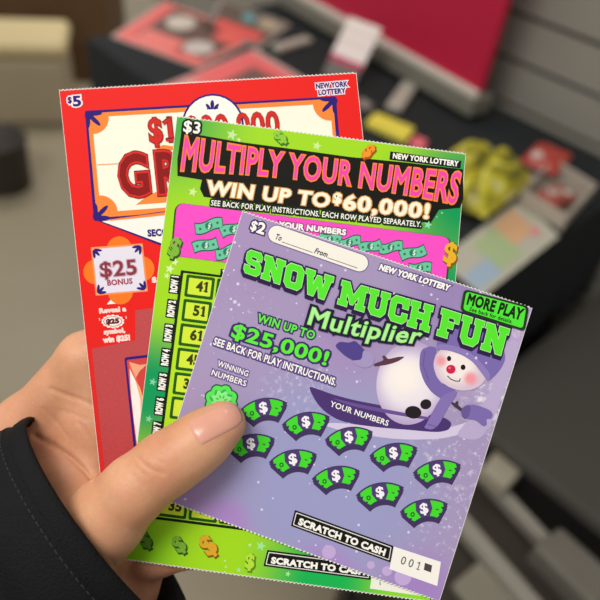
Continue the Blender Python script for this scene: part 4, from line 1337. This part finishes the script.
bp = nt.nodes.new('ShaderNodeBump'); bp.inputs['Strength'].default_value = .12; bp.inputs['Distance'].default_value = .0006
ad = nt.nodes.new('ShaderNodeMath'); ad.operation = 'ADD'
nt.links.new(n2.outputs['Fac'], ad.inputs[0]); nt.links.new(vo.outputs['Distance'], ad.inputs[1])
nt.links.new(ad.outputs[0], bp.inputs['Height']); nt.links.new(bp.outputs['Normal'], b.inputs['Normal'])
me.materials.append(skin)
hand = D.objects.new('hand', me); COL.objects.link(hand); hand.parent = person
sm_ = hand.modifiers.new('relax', 'SMOOTH'); sm_.factor = .35; sm_.iterations = 2

# thumbnail: a curved plate seated in the skin
ax = np.array([243.0, 411.5]) - np.array([194.5, 434.5]); Ln = np.linalg.norm(ax); ax /= Ln; ay = np.array([-ax[1], ax[0]])
nb = np.array([194.5, 434.5])
NU, NW = 26, 22
rows_ = []
for i in range(NU):
    u = i / (NU - 1)
    for j in range(NW):
        w = j / (NW - 1) * 2 - 1
        hwid = 16.0 * (1 - 0.10 * u) * (1 - max(0, (u - .72) / .28) ** 2.6 * .30) * (1 - max(0, (.10 - u) / .10) ** 2 * .12)
        uu = u + (0.05 * (1 - w * w) * (u > .8) - 0.055 * (1 - w * w) * (1 - u))
        rows_.append(nb + ax * (uu * Ln * .93) + ay * (w * hwid))
rows_ = np.array(rows_)
d = np.stack([(rows_[:, 0] - 300) / FPX, -(rows_[:, 1] - 300) / FPX, -np.ones(len(rows_))], -1)
s = np.full(len(rows_), 150.0)
for _ in range(60):
    s = s + np.clip(sdf(d * s[:, None]), -3, 6) * 0.8
S_ = (d * s[:, None]).reshape(NU, NW, 3)
U_ = np.linspace(0, 1, NU)[:, None]; W_ = np.linspace(-1, 1, NW)[None, :]
edge = np.minimum(np.minimum((1 - np.abs(W_)) * 4, U_ * 9), 1.0)
lift = (-0.45 + 0.80 * np.clip(edge, 0, 1) ** .6)
# plate bulges across and runs straight along the thumb
S_ = S_ + (d / np.linalg.norm(d, axis=1)[:, None]).reshape(NU, NW, 3) * (-lift[..., None])
nv = [tuple(x) for x in (c2w(S_.reshape(-1, 3) / 1000) - POFF)]
nf = [(i * NW + j, i * NW + j + 1, (i + 1) * NW + j + 1, (i + 1) * NW + j) for i in range(NU - 1) for j in range(NW - 1)]
nail_m = mat('#dc9f8a', rough=.26, spec=.5, name='thumbnail')
m_ = MB(); m_.add(nv, nf, nail_m); nail = m_.build('thumbnail', hand, smooth=True); nail['label'] = 'glossy pink thumbnail'
so_ = nail.modifiers.new('plate', 'SOLIDIFY'); so_.thickness = .0004; so_.offset = -1

# jacket sleeve
sl_c = cp(112, 522, -8)
av = np.array([.616, -.788, 0.0]); axis = np.array([-.788, -.616, .16]); axis /= np.linalg.norm(axis)
av = av - axis * (av @ axis); av /= np.linalg.norm(av); bv = np.cross(axis, av)
if bv[2] < 0: bv = -bv
SEG, LEN = 96, 46
rg = []
nzr = np.random.default_rng(4).uniform(0, 6.28, 8)
def sleeve_pt(th, l, inset=0.0):
    fl_ = 1 + .0014 * l
    wob = (1.1 * math.sin(l * .20 + 2.0 * math.sin(th + nzr[0]) + nzr[1]) + .7 * math.sin(l * .43 + 3 * th + nzr[2]) + .5 * math.sin(5 * th + l * .1 + nzr[3])) * min(1, l / 14)
    puff = 1.2 * abs(math.sin(l * .085)) * min(1, l / 10)
    a_, b_ = 47 * fl_ + wob + puff - inset, 33 * fl_ + wob + puff - inset
    return sl_c + av * a_ * math.cos(th) + bv * b_ * math.sin(th) + axis * l
prof = [(26, 2.2), (12, 2.2), (3, 2.2), (0.6, 2.0), (-0.2, 1.0), (0.6, 0.1), (2, -.3), (4.5, -.45), (6, -.1), (6.6, .25), (7.4, -.2), (9, -.4)] + [(l, 0) for l in np.linspace(11, 165, 52)]
vv = []
for (l, ins_) in prof:
    for k in range(SEG): vv.append(sleeve_pt(2 * math.pi * k / SEG, l, ins_))
ff = [(r * SEG + k, r * SEG + (k + 1) % SEG, (r + 1) * SEG + (k + 1) % SEG, (r + 1) * SEG + k) for r in range(len(prof) - 1) for k in range(SEG)]
m_ = MB(); m_.add(list(c2w(np.array(vv) / 1000) - POFF), ff, mat('#0b0b0e', rough=.7, spec=.2, bump=.35, bscale=1400, vary=.2, vscale=160, name='black_jacket_cloth'))
slv = m_.build('jacket_sleeve', person, smooth=True); slv['label'] = 'black jacket sleeve with a stitched cuff'
m_ = MB()
for k in range(0, 120):
    t0, t1 = 2 * math.pi * k / 120, 2 * math.pi * (k + .62) / 120
    m_.tube(list(c2w(np.array([sleeve_pt(t0, 8.2, -.35), sleeve_pt((t0 + t1) / 2, 8.2, -.55), sleeve_pt(t1, 8.2, -.35)]) / 1000) - POFF), .00022, mat('#2b2c30', rough=.6), seg=6)
m_.build('cuff_stitching', slv)
